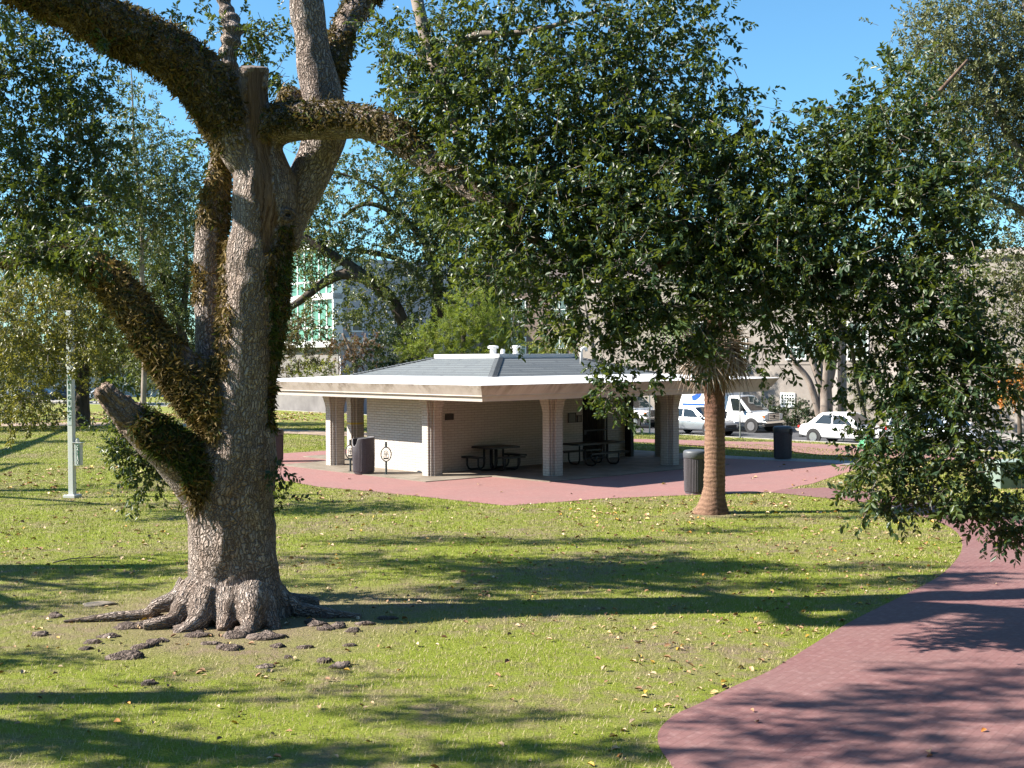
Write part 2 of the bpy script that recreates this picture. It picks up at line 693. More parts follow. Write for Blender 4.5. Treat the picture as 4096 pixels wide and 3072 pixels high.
# palm trunk with ring scars
m = NT('palm_trunk')
p = m.pos()
wob = m.noise(p, 5, 4)
sp = m.n('ShaderNodeSeparateXYZ')
m.l(p, sp.inputs[0])
zz = m.math('ADD', sp.outputs[2], m.math('MULTIPLY', wob, .22))
ring = m.math('PINGPONG', m.math('MULTIPLY', zz, 1), .055)
ring = m.math('MULTIPLY', ring, 9)
fib = m.noise(m.pos((18, 18, 1.5)), 3, 5, .7)
c1 = m.ramp(m.math('ADD', m.math('MULTIPLY', ring, .30), m.math('MULTIPLY', fib, .8)), [(.25, (.06, .028, .018)), (.5, (.215, .12, .075)), (.8, (.34, .215, .145))])
up = m.ramp(sp.outputs[2], [(0, (0, 0, 0)), (1, (1, 1, 1))])
rz = m.n('ShaderNodeMapRange')
m.l(m.math('ADD', sp.outputs[2], m.math('MULTIPLY', wob, .8)), rz.inputs[0])
rz.inputs[1].default_value = 2.2
rz.inputs[2].default_value = 2.9
c2 = m.ramp(fib, [(.3, (.05, .022, .014)), (.7, (.22, .10, .06))])
m.col(m.mix(rz.outputs[0], c1, c2))
m.set(Roughness=.9)
m.bump(m.math('ADD', ring, fib), .9, .02)
M['palm_trunk'] = m.mat

M['frond'] = leaf_mat('palm_frond', [(0, (.03, .055, .02)), (.6, (.06, .10, .03)), (1, (.12, .15, .04))], .4, .2)
M['dead_frond'] = leaf_mat('dead_frond', [(0, (.10, .05, .03)), (.4, (.25, .18, .13)), (1, (.44, .36, .30))], .8, .1, (.3, .2, .12))
OAK = [(0, (.014, .034, .018)), (.4, (.028, .058, .024)), (.75, (.060, .092, .028)), (.93, (.125, .15, .032)), (1, (.22, .17, .03))]
M['oak_leaf'] = leaf_mat('oak_leaf', OAK, .42, .22, (.22, .28, .03), .4)
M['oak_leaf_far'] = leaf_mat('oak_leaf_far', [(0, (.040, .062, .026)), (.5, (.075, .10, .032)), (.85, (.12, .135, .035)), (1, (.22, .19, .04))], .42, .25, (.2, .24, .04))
M['yellow_oak_leaf'] = leaf_mat('yellow_oak_leaf', [(0, (.045, .06, .016)), (.4, (.095, .11, .02)), (.8, (.17, .165, .028)), (1, (.26, .20, .035))], .42, .3, (.3, .28, .04))
M['grey_leaf'] = leaf_mat('grey_leaf', [(0, (.065, .085, .04)), (.5, (.14, .155, .065)), (1, (.25, .24, .10))], .45, .25, (.22, .24, .06))
M['pine_leaf'] = leaf_mat('soft_needle', [(0, (.06, .11, .015)), (.5, (.15, .21, .022)), (1, (.30, .28, .03))], .55, .35, (.35, .42, .04))
M['red_leaf'] = leaf_mat('red_leaf', [(0, (.07, .07, .025)), (.5, (.13, .09, .04)), (1, (.30, .10, .07))], .5, .25, (.25, .12, .04))
M['dark_leaf'] = leaf_mat('dark_leaf', [(0, (.014, .032, .014)), (.7, (.03, .055, .022)), (1, (.07, .10, .03))], .35, .15)
M['lime_leaf'] = leaf_mat('lime_leaf', [(0, (.09, .12, .02)), (.6, (.20, .23, .04)), (1, (.36, .34, .06))], .5, .35, (.4, .42, .06))
M['orange_leaf'] = leaf_mat('orange_leaf', [(0, (.25, .10, .02)), (.6, (.50, .20, .02)), (1, (.6, .36, .04))], .5, .35, (.6, .25, .03))
M['fern'] = leaf_mat('fern', [(0, (.022, .022, .008)), (.3, (.060, .047, .018)), (.6, (.15, .105, .038)), (.8, (.27, .185, .07)), (1, (.40, .28, .12))], .75, .15, (.2, .15, .04), .2)
M['fern_green'] = leaf_mat('fern_green', [(0, (.02, .035, .01)), (.5, (.05, .07, .014)), (1, (.11, .12, .03))], .7, .15, (.15, .2, .03), .2)

M['white'] = simple('white_paint', (.78, .78, .77), .45)
M['white_dull'] = simple('white_coating', (0.592, 0.584, 0.568), .7, var=.06, scale=3)
M['pole_white'] = simple('pole_white', (0.503, 0.524, 0.503), .35)
M['sign_green'] = simple('sign_green', (.01, .085, .045), .45)
M['sign_pale'] = simple('sign_pale', (0.420, 0.476, 0.462), .5)
M['black'] = simple('black_metal', (.014, .014, .016), .45)
M['rack'] = simple('rack_green_black', (.02, .035, .04), .4)
M['gate'] = simple('gate_iron', (.016, .014, .014), .6)
M['bin'] = simple('bin_plastic', (0.064, 0.056, 0.064), .55, var=.25, scale=30)
M['bin_lid'] = simple('bin_lid', (0.075, 0.083, 0.094), .5, var=.15, scale=20)
M['hole'] = simple('dark_inside', (.012, .012, .012), .9)  # near-black colour standing in for the shade inside openings
M['plaque'] = simple('plaque_bronze', (.035, .022, .018), .6)
M['metal'] = simple('galvanised', (0.294, 0.301, 0.308), .4, .7)
M['rubber'] = simple('rubber', (.018, .018, .02), .85)
M['rim'] = simple('alloy', (0.372, 0.372, 0.384), .3, .7)
M['glass'] = simple('car_glass', (.012, .016, .02), .04, 0, .8)
M['chrome'] = simple('chrome', (.7, .7, .72), .12, 1)
M['car_white'] = simple('car_white', (.80, .80, .80), .3, 0, .5, .6)
M['car_silver'] = simple('car_silver', (0.400, 0.424, 0.456), .28, .55, .5, .6)
M['car_blue'] = simple('car_blue', (.028, .045, .085), .3, .2, .5, .7)
M['car_dark'] = simple('car_dark', (.016, .02, .03), .3, .1, .5, .7)
M['plastic'] = simple('dark_plastic', (.02, .02, .022), .6)
M['lamp'] = simple('headlamp', (.55, .57, .6), .1, .2, .8)
M['red_lamp'] = simple('tail_lamp', (.45, .02, .015), .2)
M['amber'] = simple('amber_lamp', (.5, .13, .02), .2)
M['decal_blue'] = simple('decal_blue', (.02, .10, .45), .4)
M['decal_red'] = simple('decal_red', (.45, .03, .03), .5)
M['utility_green'] = simple('utility_green', (.17, .22, .19), .5, var=.15, scale=4)
M['bag_green'] = simple('bag_green', (.08, .30, .14), .25)
M['stucco'] = stained('stucco', (0.186, 0.164, 0.146), (0.273, 0.242, 0.214), 1.1, bumps=.5)
M['stucco_light'] = stained('stucco_light', (0.277, 0.244, 0.221), (0.356, 0.317, 0.290), 1.1, bumps=.5)
M['stucco_blue'] = stained('stucco_blue', (0.180, 0.186, 0.210), (0.252, 0.258, 0.282), 1.1, bumps=.4)
M['wall_pale'] = stained('wall_pale', (0.372, 0.360, 0.384), (0.422, 0.409, 0.434), .4)
M['wall_brown'] = wall_brick('brown_brick', (0.186, 0.130, 0.105), (0.161, 0.112, 0.093), (0.186, 0.155, 0.136), .25, .09)
M['wall_white'] = simple('wall_white', (0.680, 0.680, 0.680), .5)
M['soffit_grey'] = stained('lower_wall', (0.132, 0.120, 0.114), (0.216, 0.198, 0.186), .6)
M['glass_green'] = simple('glass_green', (.085, .22, .165), .15, 0, .6, var=.3, scale=.35)
M['glass_grey'] = simple('glass_grey', (.09, .13, .12), .08, 0, .7)
M['roof_brown'] = stained('roof_brown', (0.063, 0.049, 0.045), (0.119, 0.091, 0.084), 2)
M['wood_cut'] = stained('cut_wood', (.10, .08, .07), (.24, .20, .17), 9)
M['root'] = bark_mat('root_bark', (.27, .215, .185), (.17, .13, .11), (.05, .036, .03), 12, 9, .8, False)
#@@PART2
# ------------------------------------------------------------------ setting: terrain, street, paths
KQ = np.array([KP - 60 * KD, KP + 13 * KD, np.array([-24.0, 116.0]), np.array([-75.0, 172.0]), np.array([-150.0, 240.0])])


def kerb_s(x, y):
    x = np.asarray(x, float)
    y = np.asarray(y, float)
    best = np.full(x.shape, 1e9)
    sg = np.zeros(x.shape)
    for i in range(len(KQ) - 1):
        a, b = KQ[i], KQ[i + 1]
        d = b - a
        L2 = d @ d
        t = ((x - a[0]) * d[0] + (y - a[1]) * d[1]) / L2
        t = np.clip(t, -9 if i == 0 else 0, 9 if i == len(KQ) - 2 else 1)
        qx, qy = x - (a[0] + t * d[0]), y - (a[1] + t * d[1])
        dist = np.hypot(qx, qy)
        s = np.sign(d[0] * qy - d[1] * qx)
        w = dist < best
        best = np.where(w, dist, best)
        sg = np.where(w, s, sg)
    return best * sg


def far_drop(x, y):
    f = np.maximum(0, np.asarray(y, float) - 66)
    return -.016 * f * f / (f + 12)


# base ground: one sheet to the horizon
xs = np.concatenate([np.linspace(-900, -160, 10), np.linspace(-150, 80, 70), np.linspace(90, 900, 10)])
ys = np.concatenate([np.linspace(-200, 0, 6), np.linspace(5, 250, 80), np.linspace(270, 2500, 14)])
X, Y = np.meshgrid(xs, ys)
S = kerb_s(X, Y)
Z = np.where(S > -10.5, -1.1, -.36) + far_drop(X, np.minimum(Y, 260))
V = np.stack([X.ravel(), Y.ravel(), Z.ravel()], 1)
nx, ny = len(xs), len(ys)
ii = (np.arange(ny - 1)[:, None] * nx + np.arange(nx - 1)[None]).ravel()
tag(mesh_np('ground', V, np.stack([ii, ii + 1, ii + nx + 1, ii + nx], 1), M['lawn'], smooth=True), None, None, kind='structure')

# park lawn, its edge snapped to the kerb
xs = np.arange(-150, 60, 1.25)
ys = np.arange(-20, 235, 1.25)
X, Y = np.meshgrid(xs, ys)
S = kerb_s(X, Y)
gx = (kerb_s(X + .05, Y) - S) / .05
gy = (kerb_s(X, Y + .05) - S) / .05
gl = np.hypot(gx, gy) + 1e-6
fix = np.where(S < .17, .17 - S, 0)
X2, Y2 = X + gx / gl * fix, Y + gy / gl * fix
Z = terr(X2, Y2) + 0.0
nx, ny = len(xs), len(ys)
ii = (np.arange(ny - 1)[:, None] * nx + np.arange(nx - 1)[None]).ravel()
fc = np.stack([ii, ii + 1, ii + nx + 1, ii + nx], 1)
keep = (S.ravel()[fc] > -1.3).all(1) & (S.ravel()[fc].max(1) > .1)
tag(mesh_np('lawn', np.stack([X2.ravel(), Y2.ravel(), Z.ravel()], 1), fc[keep], M['lawn'], smooth=True), None, None, kind='structure')


def offset_strip(name, mat, s0, s1, zfun, thick=0.0):
    """strip along the kerb line between offsets s0 and s1 (towards the park positive)"""
    pts = []
    for i in range(len(KQ) - 1):
        for t in np.linspace(0, 1, 40, endpoint=(i == len(KQ) - 2)):
            pts.append(KQ[i] * (1 - t) + KQ[i + 1] * t)
    pts = np.array(pts)
    tg = np.gradient(pts, axis=0)
    for _ in range(3):
        tg[1:-1] = (tg[:-2] + tg[1:-1] + tg[2:]) / 3
    tg /= np.linalg.norm(tg, axis=1)[:, None]
    nr = np.stack([-tg[:, 1], tg[:, 0]], 1)
    a, b = pts + nr * s0, pts + nr * s1
    mb = MB()
    n = len(pts)
    za, zb = zfun(a[:, 0], a[:, 1]), zfun(b[:, 0], b[:, 1])
    if thick:
        rows = [(a, za - thick), (a, za), (b, zb), (b, zb - thick)]
    else:
        rows = [(a, za), (b, zb)]
    vs = [(q[i][0], q[i][1], z[i]) for q, z in rows for i in range(n)]
    fs = []
    for r in range(len(rows) - 1):
        for i in range(n - 1):
            fs.append((r * n + i, r * n + i + 1, (r + 1) * n + i + 1, (r + 1) * n + i))
    mb.add(vs, [f[::-1] for f in fs] if not thick else fs)
    return tag(mb.build(name, mat), None, None, kind='structure')


KZ = lambda x, y: terr(x, y) + .03
offset_strip('road', M['asphalt'], -9.0, .05, lambda x, y: STREET_Z + far_drop(x, y) - 0 * x)
offset_strip('kerb', M['kerb'], 0.0, .2, KZ, .6)
offset_strip('kerb', M['kerb'], -9.2, -8.95, lambda x, y: -.33 + far_drop(x, y), .5)
offset_strip('pavement', M['sidewalk'], -12.5, -9.2, lambda x, y: -.335 + far_drop(x, y))

# pavilion frame of reference
O = np.array([-.277, 45.80])
YAW = .0616
RR, ZT, RB, ZB, RC, CA, RS, ZS, RP, ZP = 9.98, 2.991, 9.557, 2.508, 6.20, .3166, 5.71, 3.17, 2.588, 3.9165


def pv(r, k, off=0.0):
    a = -PI / 2 - YAW + k * PI / 2 + off
    return O + r * np.array([math.cos(a), math.sin(a)])


E1 = pv(1, 1) - pv(1, 0)
E1 /= np.linalg.norm(E1)
E2 = np.array([-E1[1], E1[0]])


def EL(a, b, z=None):
    q = O + a * E1 + b * E2
    return q if z is None else np.array([q[0], q[1], z])


def ground_poly(name, mat, px, dz, world=None, sub=0):
    """a paved area drawn by its outline on the terrain"""
    pts = world if world is not None else [G(*q) for q in px]
    pts = [np.array([p[0], p[1]]) for p in pts]
    bm = bmesh.new()
    vs = [bm.verts.new((p[0], p[1], 0)) for p in pts]
    bm.faces.new(vs)
    bmesh.ops.triangulate(bm, faces=bm.faces[:])
    for _ in range(sub):
        bmesh.ops.subdivide_edges(bm, edges=[e for e in bm.edges if e.calc_length() > 2.0], cuts=1)
        bmesh.ops.triangulate(bm, faces=bm.faces[:])
    for v in bm.verts:
        v.co.z = float(terr(v.co.x, v.co.y)) + dz
    for f in bm.faces:
        f.normal_update()
        if f.normal.z < 0:
            f.normal_flip()
    me = bpy.data.meshes.new(name)
    bm.to_mesh(me)
    bm.free()
    me.materials.append(mat)
    o = bpy.data.objects.new(name, me)
    COL.objects.link(o)
    tag(o, None, None, kind='structure')
    return pts


def smooth_poly(pts, n=5):
    """Catmull-Rom through an open list of points"""
    pts = [np.array(p, float) for p in pts]
    out = []
    for i in range(len(pts) - 1):
        p0, p1, p2, p3 = pts[max(i - 1, 0)], pts[i], pts[i + 1], pts[min(i + 2, len(pts) - 1)]
        for t in np.linspace(0, 1, n, endpoint=False):
            out.append(.5 * ((2 * p1) + (-p0 + p2) * t + (2 * p0 - 5 * p1 + 4 * p2 - p3) * t * t + (-p0 + 3 * p1 - 3 * p2 + p3) * t ** 3))
    out.append(pts[-1])
    return out


edge = smooth_poly([(2760, 3200), (2690, 3072), (2640, 2995), (2634, 2930), (2690, 2868), (2800, 2815), (2940, 2745), (3070, 2690), (3200, 2612),
                    (3400, 2490), (3600, 2390), (3750, 2310), (3832, 2230), (3846, 2165), (3790, 2105), (3620, 2045), (3450, 2010), (3250, 1988), (3080, 1970)], 5)
path_px = edge + [(3130, 1957), (3300, 1951), (3480, 1968), (3700, 2010), (3950, 2062), (4200, 2085), (4700, 2110), (5400, 2500), (5400, 3200)]
POLYS = [ground_poly('path', M['paver_dark'], path_px, .009)]
plaza_px = [(640, 1858), (800, 1886), (1100, 1917), (1275, 1948), (1500, 1968), (1705, 1989), (1880, 2008), (2025, 2024), (2220, 2010), (2400, 1996), (2735, 1982), (3085, 1968.5),
            (3250, 1935), (3420, 1880), (3450, 1866), (3300, 1851), (2900, 1835), (2600, 1826), (2400, 1812), (2100, 1795), (1700, 1790), (1380, 1799), (1110, 1815), (860, 1830)]
POLYS.append(ground_poly('plaza', M['paver'], plaza_px, .008, sub=3))
POLYS.append(ground_poly('gravel_strip', M['concrete_grey'], [(3300, 1851), (3450, 1866), (3560, 1872), (3500, 1853), (3440, 1846), (3000, 1828), (2750, 1814), (2500, 1806), (2400, 1812), (2600, 1826), (2900, 1835)], .012, sub=2))
POLYS.append(ground_poly('footpath', M['paver'], [(2400, 1756), (2540, 1769), (2800, 1776), (3100, 1782), (3420, 1806), (3700, 1828), (4300, 1890), (4300, 1868), (3700, 1808), (3420, 1786), (3100, 1768), (2800, 1763), (2540, 1757), (2400, 1746)], .016, sub=4))
POLYS.append(ground_poly('dirt_path', M['dirt_path'], [(-300, 1694), (200, 1691), (650, 1689), (900, 1700), (1110, 1717), (1300, 1725), (1600, 1736), (1600, 1750), (1300, 1743), (1110, 1732), (900, 1716), (650, 1702), (200, 1704), (-300, 1708)], .014, sub=3))
A_, B_ = 6.95, 4.28
slab = [(-A_, -B_), (-4.42, -4.42), (-B_, -A_), (B_, -A_), (4.42, -4.42), (A_, -B_), (A_, B_), (4.42, 4.42), (B_, A_), (-B_, A_), (-4.42, 4.42), (-A_, B_)]

# ------------------------------------------------------------------ pavilion
pav = thing('park_pavilion', 'white painted brick pavilion with a broad square white roof edge and grey shingle top', 'pavilion', (O[0], O[1], 0))
mb = MB()
mb.prism([EL(*q) for q in slab], -.1, .03)
sl = mb.build('floor_slab', M['concrete'], pav, True)

W0 = np.array([-2.676, 40.685])


def WL(t, d):
    return W0 + t * E1 + d * E2


mb = MB()
mb.prism([WL(0, 0), WL(6.98, 0), WL(6.98, 3.58), WL(0, 3.58)], .02, ZB + .01)
mb.prism([WL(6.985, 1.2), WL(8.37, 1.2), WL(8.37, 3.575), WL(6.985, 3.575)], .02, ZB + .01)
mb.prism([WL(8.373, .28), WL(9.5, .28), WL(9.5, 3.57), WL(8.373, 3.57)], .02, ZB + .01)
mb.build('brick_wall', M['brick'], pav, True)
mb = MB()
mb.prism([WL(9.503, -.02), WL(9.66, -.02), WL(9.66, 3.56), WL(9.503, 3.56)], .02, ZB + .01)
mb.build('end_post', M['gate'], pav, True)
# iron gate
mb = MB()
zb0, zb1 = .08, 2.46
for i in range(17):
    q = WL(7.04 + i * (1.28 / 16), .12)
    mb.bar((q[0], q[1], zb0), (q[0], q[1], zb1), .026)
for z in (zb0, 2.3, zb1, 1.1):
    a, b = WL(7.0, .12), WL(8.36, .12)
    mb.bar((a[0], a[1], z), (b[0], b[1], z), .05)
for t in (7.01, 8.35):
    a = WL(t, .12)
    mb.bar((a[0], a[1], .03), (a[0], a[1], 2.5), .06)
gate = mb.build('iron_gate', M['gate'], pav, True)
mb = MB()
a = WL(7.12, .05)
mb.box((a[0], a[1], 1.05), (.12, .09, .16), 0, math.atan2(E1[1], E1[0]))
lk = mb.build('lock_box', M['gate'])
lk.parent = gate
lk.location = -Vector(gate.parent.location)
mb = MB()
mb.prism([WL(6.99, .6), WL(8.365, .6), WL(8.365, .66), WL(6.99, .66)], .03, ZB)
mb.build('dark_backing', M['hole'], pav, True)  # near-black sheet painted as the shade of the recess behind the gate

# columns: square brick pier with fluted corners and a corbelled head
s_, c_ = .30, .165
sec = []
for k in range(4):
    ca, sa = math.cos(k * PI / 2), math.sin(k * PI / 2)
    pts = [(s_, s_ - c_), (s_ - .012, s_ - c_ + .02), (s_ - .075, s_ - c_ + .012), (s_ - .062, s_ - .075 - .012), (s_ - .095, s_ - .095),
           (s_ - .075 - .012, s_ - .062), (s_ - c_ + .012, s_ - .075), (s_ - c_ + .02, s_ - .012), (s_ - c_, s_)]
    sec += [(x * ca - y * sa, x * sa + y * ca) for x, y in pts]
lev = [(.025, 1.0), (2.06, 1.0)]
for i in range(5):
    z = 2.06 + i * .085
    sc_ = 1.0 + .33 * ((i + 1) / 5) ** 1.3
    lev += [(z + .004, sc_), (min(z + .085, ZB - .004), sc_)]
mb = MB()
n = len(sec)
rot = math.atan2(E1[1], E1[0])
cr, sr = math.cos(rot), math.sin(rot)
vs = []
for z, k in lev:
    for x, y in sec:
        vs.append(((x * cr - y * sr) * k, (x * sr + y * cr) * k, z))
fs = []
for i in range(len(lev) - 1):
    for j in range(n):
        fs.append((i * n + j, i * n + (j + 1) % n, (i + 1) * n + (j + 1) % n, (i + 1) * n + j))
fs.append(tuple((len(lev) - 1) * n + j for j in range(n)))
mb.add(vs, fs)
col0 = None
for k in range(4):
    for sgn in (-1, 1):
        q = pv(RC, k, sgn * CA)
        if col0 is None:
            col0 = mb.build('column', M['brick'], pav)
            c = col0
        else:
            c = col0.copy()
            COL.objects.link(c)
        c.location = (q[0] - O[0], q[1] - O[1], 0)
        if (k, sgn) == (3, -1):
            t = MB()
            pts = [((x * cr - y * sr) * 1.02, (x * sr + y * cr) * 1.02) for x, y in sec]
            vs = [(x, y, z) for z in (1.26, 1.33) for x, y in pts]
            t.add(vs, [(j, (j + 1) % n, n + (j + 1) % n, n + j) for j in range(n)])
            tp = t.build('yellow_tape', simple('yellow_tape', (.62, .45, .08), .5))
            tp.parent = c


def ring(mb, levels, m=0):
    vs, fs = [], []
    for r, z in levels:
        for k in range(4):
            q = pv(r, k)
            vs.append((q[0], q[1], z))
    for i in range(len(levels) - 1):
        for k in range(4):
            fs.append((i * 4 + k, i * 4 + (k + 1) % 4, (i + 1) * 4 + (k + 1) % 4, (i + 1) * 4 + k))
    mb.add(vs, fs, m)


rl = RR + (RB - RR) * .665
mb = MB()
ring(mb, [(RB - .10, ZB), (RB, ZB), (rl - .075, 2.672), (rl - .075, 2.674), (rl, 2.664), (rl, 2.69), (RR, ZT)])
mb.build('fascia', M['fascia'], pav, True)
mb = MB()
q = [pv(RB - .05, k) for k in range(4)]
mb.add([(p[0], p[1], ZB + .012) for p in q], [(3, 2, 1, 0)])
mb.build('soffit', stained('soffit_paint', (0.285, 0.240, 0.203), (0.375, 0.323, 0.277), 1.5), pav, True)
mb = MB()
ring(mb, [(RR, ZT), (RR - .1, ZT + .012), (RS - .06, ZS)])
mb.build('roof_deck', M['deck'], pav, True)
mb = MB()
ZH = 3.78
rows = 16
levels = []
for i in range(rows):
    f0, f1 = i / rows, (i + 1) / rows
    levels += [(RS + (RP + .04 - RS) * f0, ZS - .01 + (ZH - ZS) * f0 + .012), (RS + (RP + .04 - RS) * f1, ZS - .01 + (ZH - ZS) * f1)]
ring(mb, [(RS, ZS - .02)] + levels)
shr = mb.build('shingle_roof', M['shingle'], pav, True)
for k in range(4):
    mb = MB()
    a, b = pv(RS, k), pv(RP + .04, k)
    u = (b - a) / np.linalg.norm(b - a)
    w = np.array([-u[1], u[0]])
    for i in range(22):
        f0, f1 = i / 22, (i + 1.25) / 22
        p0, p1 = a + (b - a) * f0, a + (b - a) * min(f1, 1)
        z0, z1 = ZS + (ZH - ZS) * f0 + .045, ZS + (ZH - ZS) * min(f1, 1) + .02
        hw = .15
        out = -u * .02
        sl0 = -.03 + 0.0
        # eaves side lower: points on both roof faces
        vs = []
        for (pp, zz, rr) in ((p0, z0, 0), (p1, z1, 0)):
            c3 = np.array([pp[0], pp[1], zz])
            drop = hw * (ZH - ZS) / ((RS - RP - .04)) * 1.0
            vs += [c3 + np.array([*(w * hw + u * hw * .9), 0]) * 1.0 + np.array([0, 0, -.012]), c3, c3 + np.array([*(-w * hw + u * hw * .9), 0]) + np.array([0, 0, -.012])]
        vs += [p - np.array([0, 0, .035]) for p in vs[:3]]
        mb.add(vs, [(0, 1, 4, 3), (1, 2, 5, 4), (0, 6, 7, 1), (1, 7, 8, 2)])
    mb.build('hip_cap', M['shingle_cap'], pav, True)
mb = MB()
q = [pv(RP, k) for k in range(4)]
mb.prism(q, ZH - .04, ZP)
mb.build('roof_curb', M['white_dull'], pav, True)
for (px, kind) in ((1973, 0), (2064, 0), (2012, 1)):
    Yv = 45.0 if kind == 0 else 44.2
    q = P(px, 1414, Yv)
    mb = MB()
    if kind == 0:
        mb.lathe([(.115, ZP), (.115, ZP + .2), (.19, ZP + .2), (.195, ZP + .27), (.15, ZP + .30), (0, ZP + .31)], 20, (q[0], q[1], 0))
        mb.build('capped_vent', M['white'], pav, True, smooth=False)
    else:
        mb.lathe([(.10, ZP), (.065, ZP + .17), (.0, ZP + .172)], 16, (q[0], q[1], 0))
        mb.build('vent_stub', M['white'], pav, True)
q = P(2325, 1420, 44.6)
mb = MB()
mb.tube([(q[0], q[1], 3.5), (q[0], q[1], 3.98), (q[0] + .03, q[1], 4.08), (q[0] + .1, q[1], 4.13), (q[0] + .17, q[1], 4.08), (q[0] + .19, q[1], 3.99)], .055, 10)
mb.build('gooseneck_vent', M['white_dull'], pav, True, smooth=True)


def on_plane(px, py, p0, nrm):
    d = ray(px, py)
    o = np.array([0, 0, H])
    t = ((np.array(p0) - o) @ nrm) / (d @ nrm)
    return o + d * t


def plate(name, label, x0, y0, x1, y1, mat, p0, n2, thick=.025, parent=None, frame=None):
    nrm = np.array([n2[0], n2[1], 0.0])
    a, b = on_plane(x0, y1, p0, nrm), on_plane(x1, y0, p0, nrm)
    cx = (a + b) / 2
    w = np.linalg.norm((b - a)[:2])
    h = b[2] - a[2]
    mb = MB()
    rz = math.atan2(n2[1], n2[0]) + PI / 2
    cc = cx + nrm * thick / 2
    mb.box(cc, (w, thick, h), 0, rz)
    if frame:
        for s in (-1, 1):
            mb.box(cc + np.array([0, 0, s * h / 2]), (w + .03, thick + .02, .03), 1, rz)
            e = np.array([math.cos(rz), math.sin(rz), 0]) * s * w / 2
            mb.box(cc + e, (.03, thick + .02, h - .03), 1, rz)
    o = mb.build(name, [mat, frame or mat], parent, True)
    if label:
        o['label'] = label
    return o


n_dark = -E2
wp = (W0[0], W0[1], 0)
plate('wall_plaque', 'dark plaque alone on the wall by the picnic table', 1780, 1655, 1813, 1681, M['plaque'], wp, n_dark, .03, pav)
plate('notice_board', 'tall notice panel on the brick beside the gate', 2272, 1652, 2301, 1690, simple('notice_panel', (.10, .085, .06), .5), wp, n_dark, .03, pav, M['plaque'])
plate('notice_board', 'small framed notice nearest the gate', 2308, 1662, 2323, 1688, simple('notice_paper', (.16, .125, .085), .5), wp, n_dark, .03, pav, M['plaque'])

# ------------------------------------------------------------------ picnic tables
def seat_table(name, label, loc, rz, tw, td, seats):
    t = thing(name, label, 'picnic table', loc, rz, 'picnic tables under the pavilion roof')
    mb = MB()
    mb.box((0, 0, .775), (tw, td, .035))
    mb.box((0, td / 2, .755), (tw, .03, .05))
    mb.box((0, -td / 2, .755), (tw, .03, .05))
    mb.box((tw / 2, 0, .755), (.03, td - .04, .05))
    mb.box((-tw / 2, 0, .755), (.03, td - .04, .05))
    mb.build('table_top', M['black'], t)
    for (cx, cy, w, d, rot) in seats:
        s = MB()
        ca, sa = math.cos(rot), math.sin(rot)
        s.box((cx, cy, .465), (w, d, .035), 0, rot)
        for k in (-1, 1):
            s.box((cx - sa * k * d / 2, cy + ca * k * d / 2, .45), (w, .025, .045), 0, rot)
        s.build('bench', M['black'], t)
        for k in (-1, 1):
            L = MB()
            ox, oy = ca * k * w * .3, sa * k * w * .3
            ux, uy = cx / math.hypot(cx, cy), cy / math.hypot(cx, cy)
            if len(seats) == 2:
                ux, uy = 0, (1 if cy > 0 else -1)
            r0 = .13 if len(seats) == 4 else .1
            r1 = (math.hypot(cx, cy) if len(seats) == 4 else abs(cy))
            def pt(r, z):
                return (ox + ux * r, oy + uy * r, z)
            L.tube([pt(r0 + .04, .75), pt(r0 + .04, .2), pt(r0 + .08, .09), pt(r0 + .17, .035), pt(r1 - .17, .035), pt(r1 - .06, .08), pt(r1, .19), pt(r1, .45)], .03, 8)
            L.build('frame', M['black'], t, smooth=True)
    return t


brz = math.atan2(E1[1], E1[0])
g = G(1975, 1881)
sq = [(0, -.92, .95, .3, 0), (0, .92, .95, .3, 0), (-.92, 0, .95, .3, PI / 2), (.92, 0, .95, .3, PI / 2)]
seat_table('picnic_table', 'black square picnic table with a bench on every side in front of the brick wall', (g[0], g[1], .03), brz, 1.25, 1.25, sq)
g = G(2375, 1862)
seat_table('picnic_table', 'black long rectangular picnic table with two benches in front of the iron gate', (g[0], g[1], .03), brz, 2.3, .8, [(0, -.68, 1.85, .28, 0), (0, .68, 1.85, .28, 0)])

# ------------------------------------------------------------------ litter bins
def lidded_bin(label, loc, rz):
    t = thing('litter_bin', label, 'litter bin', loc, rz, 'ribbed litter bins round the pavilion')
    mb = MB()
    rib = lambda r, z, a: r + (.007 * (1 if int(a / (2 * PI) * 96 + .5) % 2 else -1) if .06 < z < .98 else 0)
    mb.lathe([(.27, 0), (.30, .015), (.30, .05), (.315, .07), (.325, .55), (.33, .97), (.325, .985), (.0, .986)], 96, rfun=rib)
    mb.build('bin_body', M['bin'], t)
    mb = MB()
    mb.lathe([(.335, .985), (.35, 1.0), (.352, 1.13), (.345, 1.17), (.31, 1.20), (.20, 1.215), (0, 1.22)], 40)
    mb.build('bin_lid', M['bin_lid'], t, smooth=True)
    mb = MB()
    # throw-in opening: dark patch on the lid standing in for its shaded recess
    vs, fs = [], []
    for i in range(15):
        a = -.38 + .76 * i / 14
        zt = 1.125 - .0 * i
        zb = 1.02 - .13 * math.sqrt(max(0, 1 - ((i - 7) / 7.2) ** 2))
        rr = .357
        vs += [(rr * math.cos(a), rr * math.sin(a), zb), (rr * math.cos(a), rr * math.sin(a), zt)]
    for i in range(14):
        fs.append((2 * i, 2 * i + 2, 2 * i + 3, 2 * i + 1))
    mb.add(vs, fs)
    mb.build('bin_opening_patch', M['hole'], t)
    return t


b0 = lidded_bin('dark ribbed bin with domed lid beside the palm trunk', G(2784, 1974), math.radians(10))
b1 = copy_thing(b0, G(3131, 1836), math.radians(-38), 'dark ribbed lidded bin on the shaded paving near the white sedan')
b2 = copy_thing(b0, G(1098, 1846), math.radians(200), 'ribbed lidded bin half hidden behind the right edge of the big oak trunk')

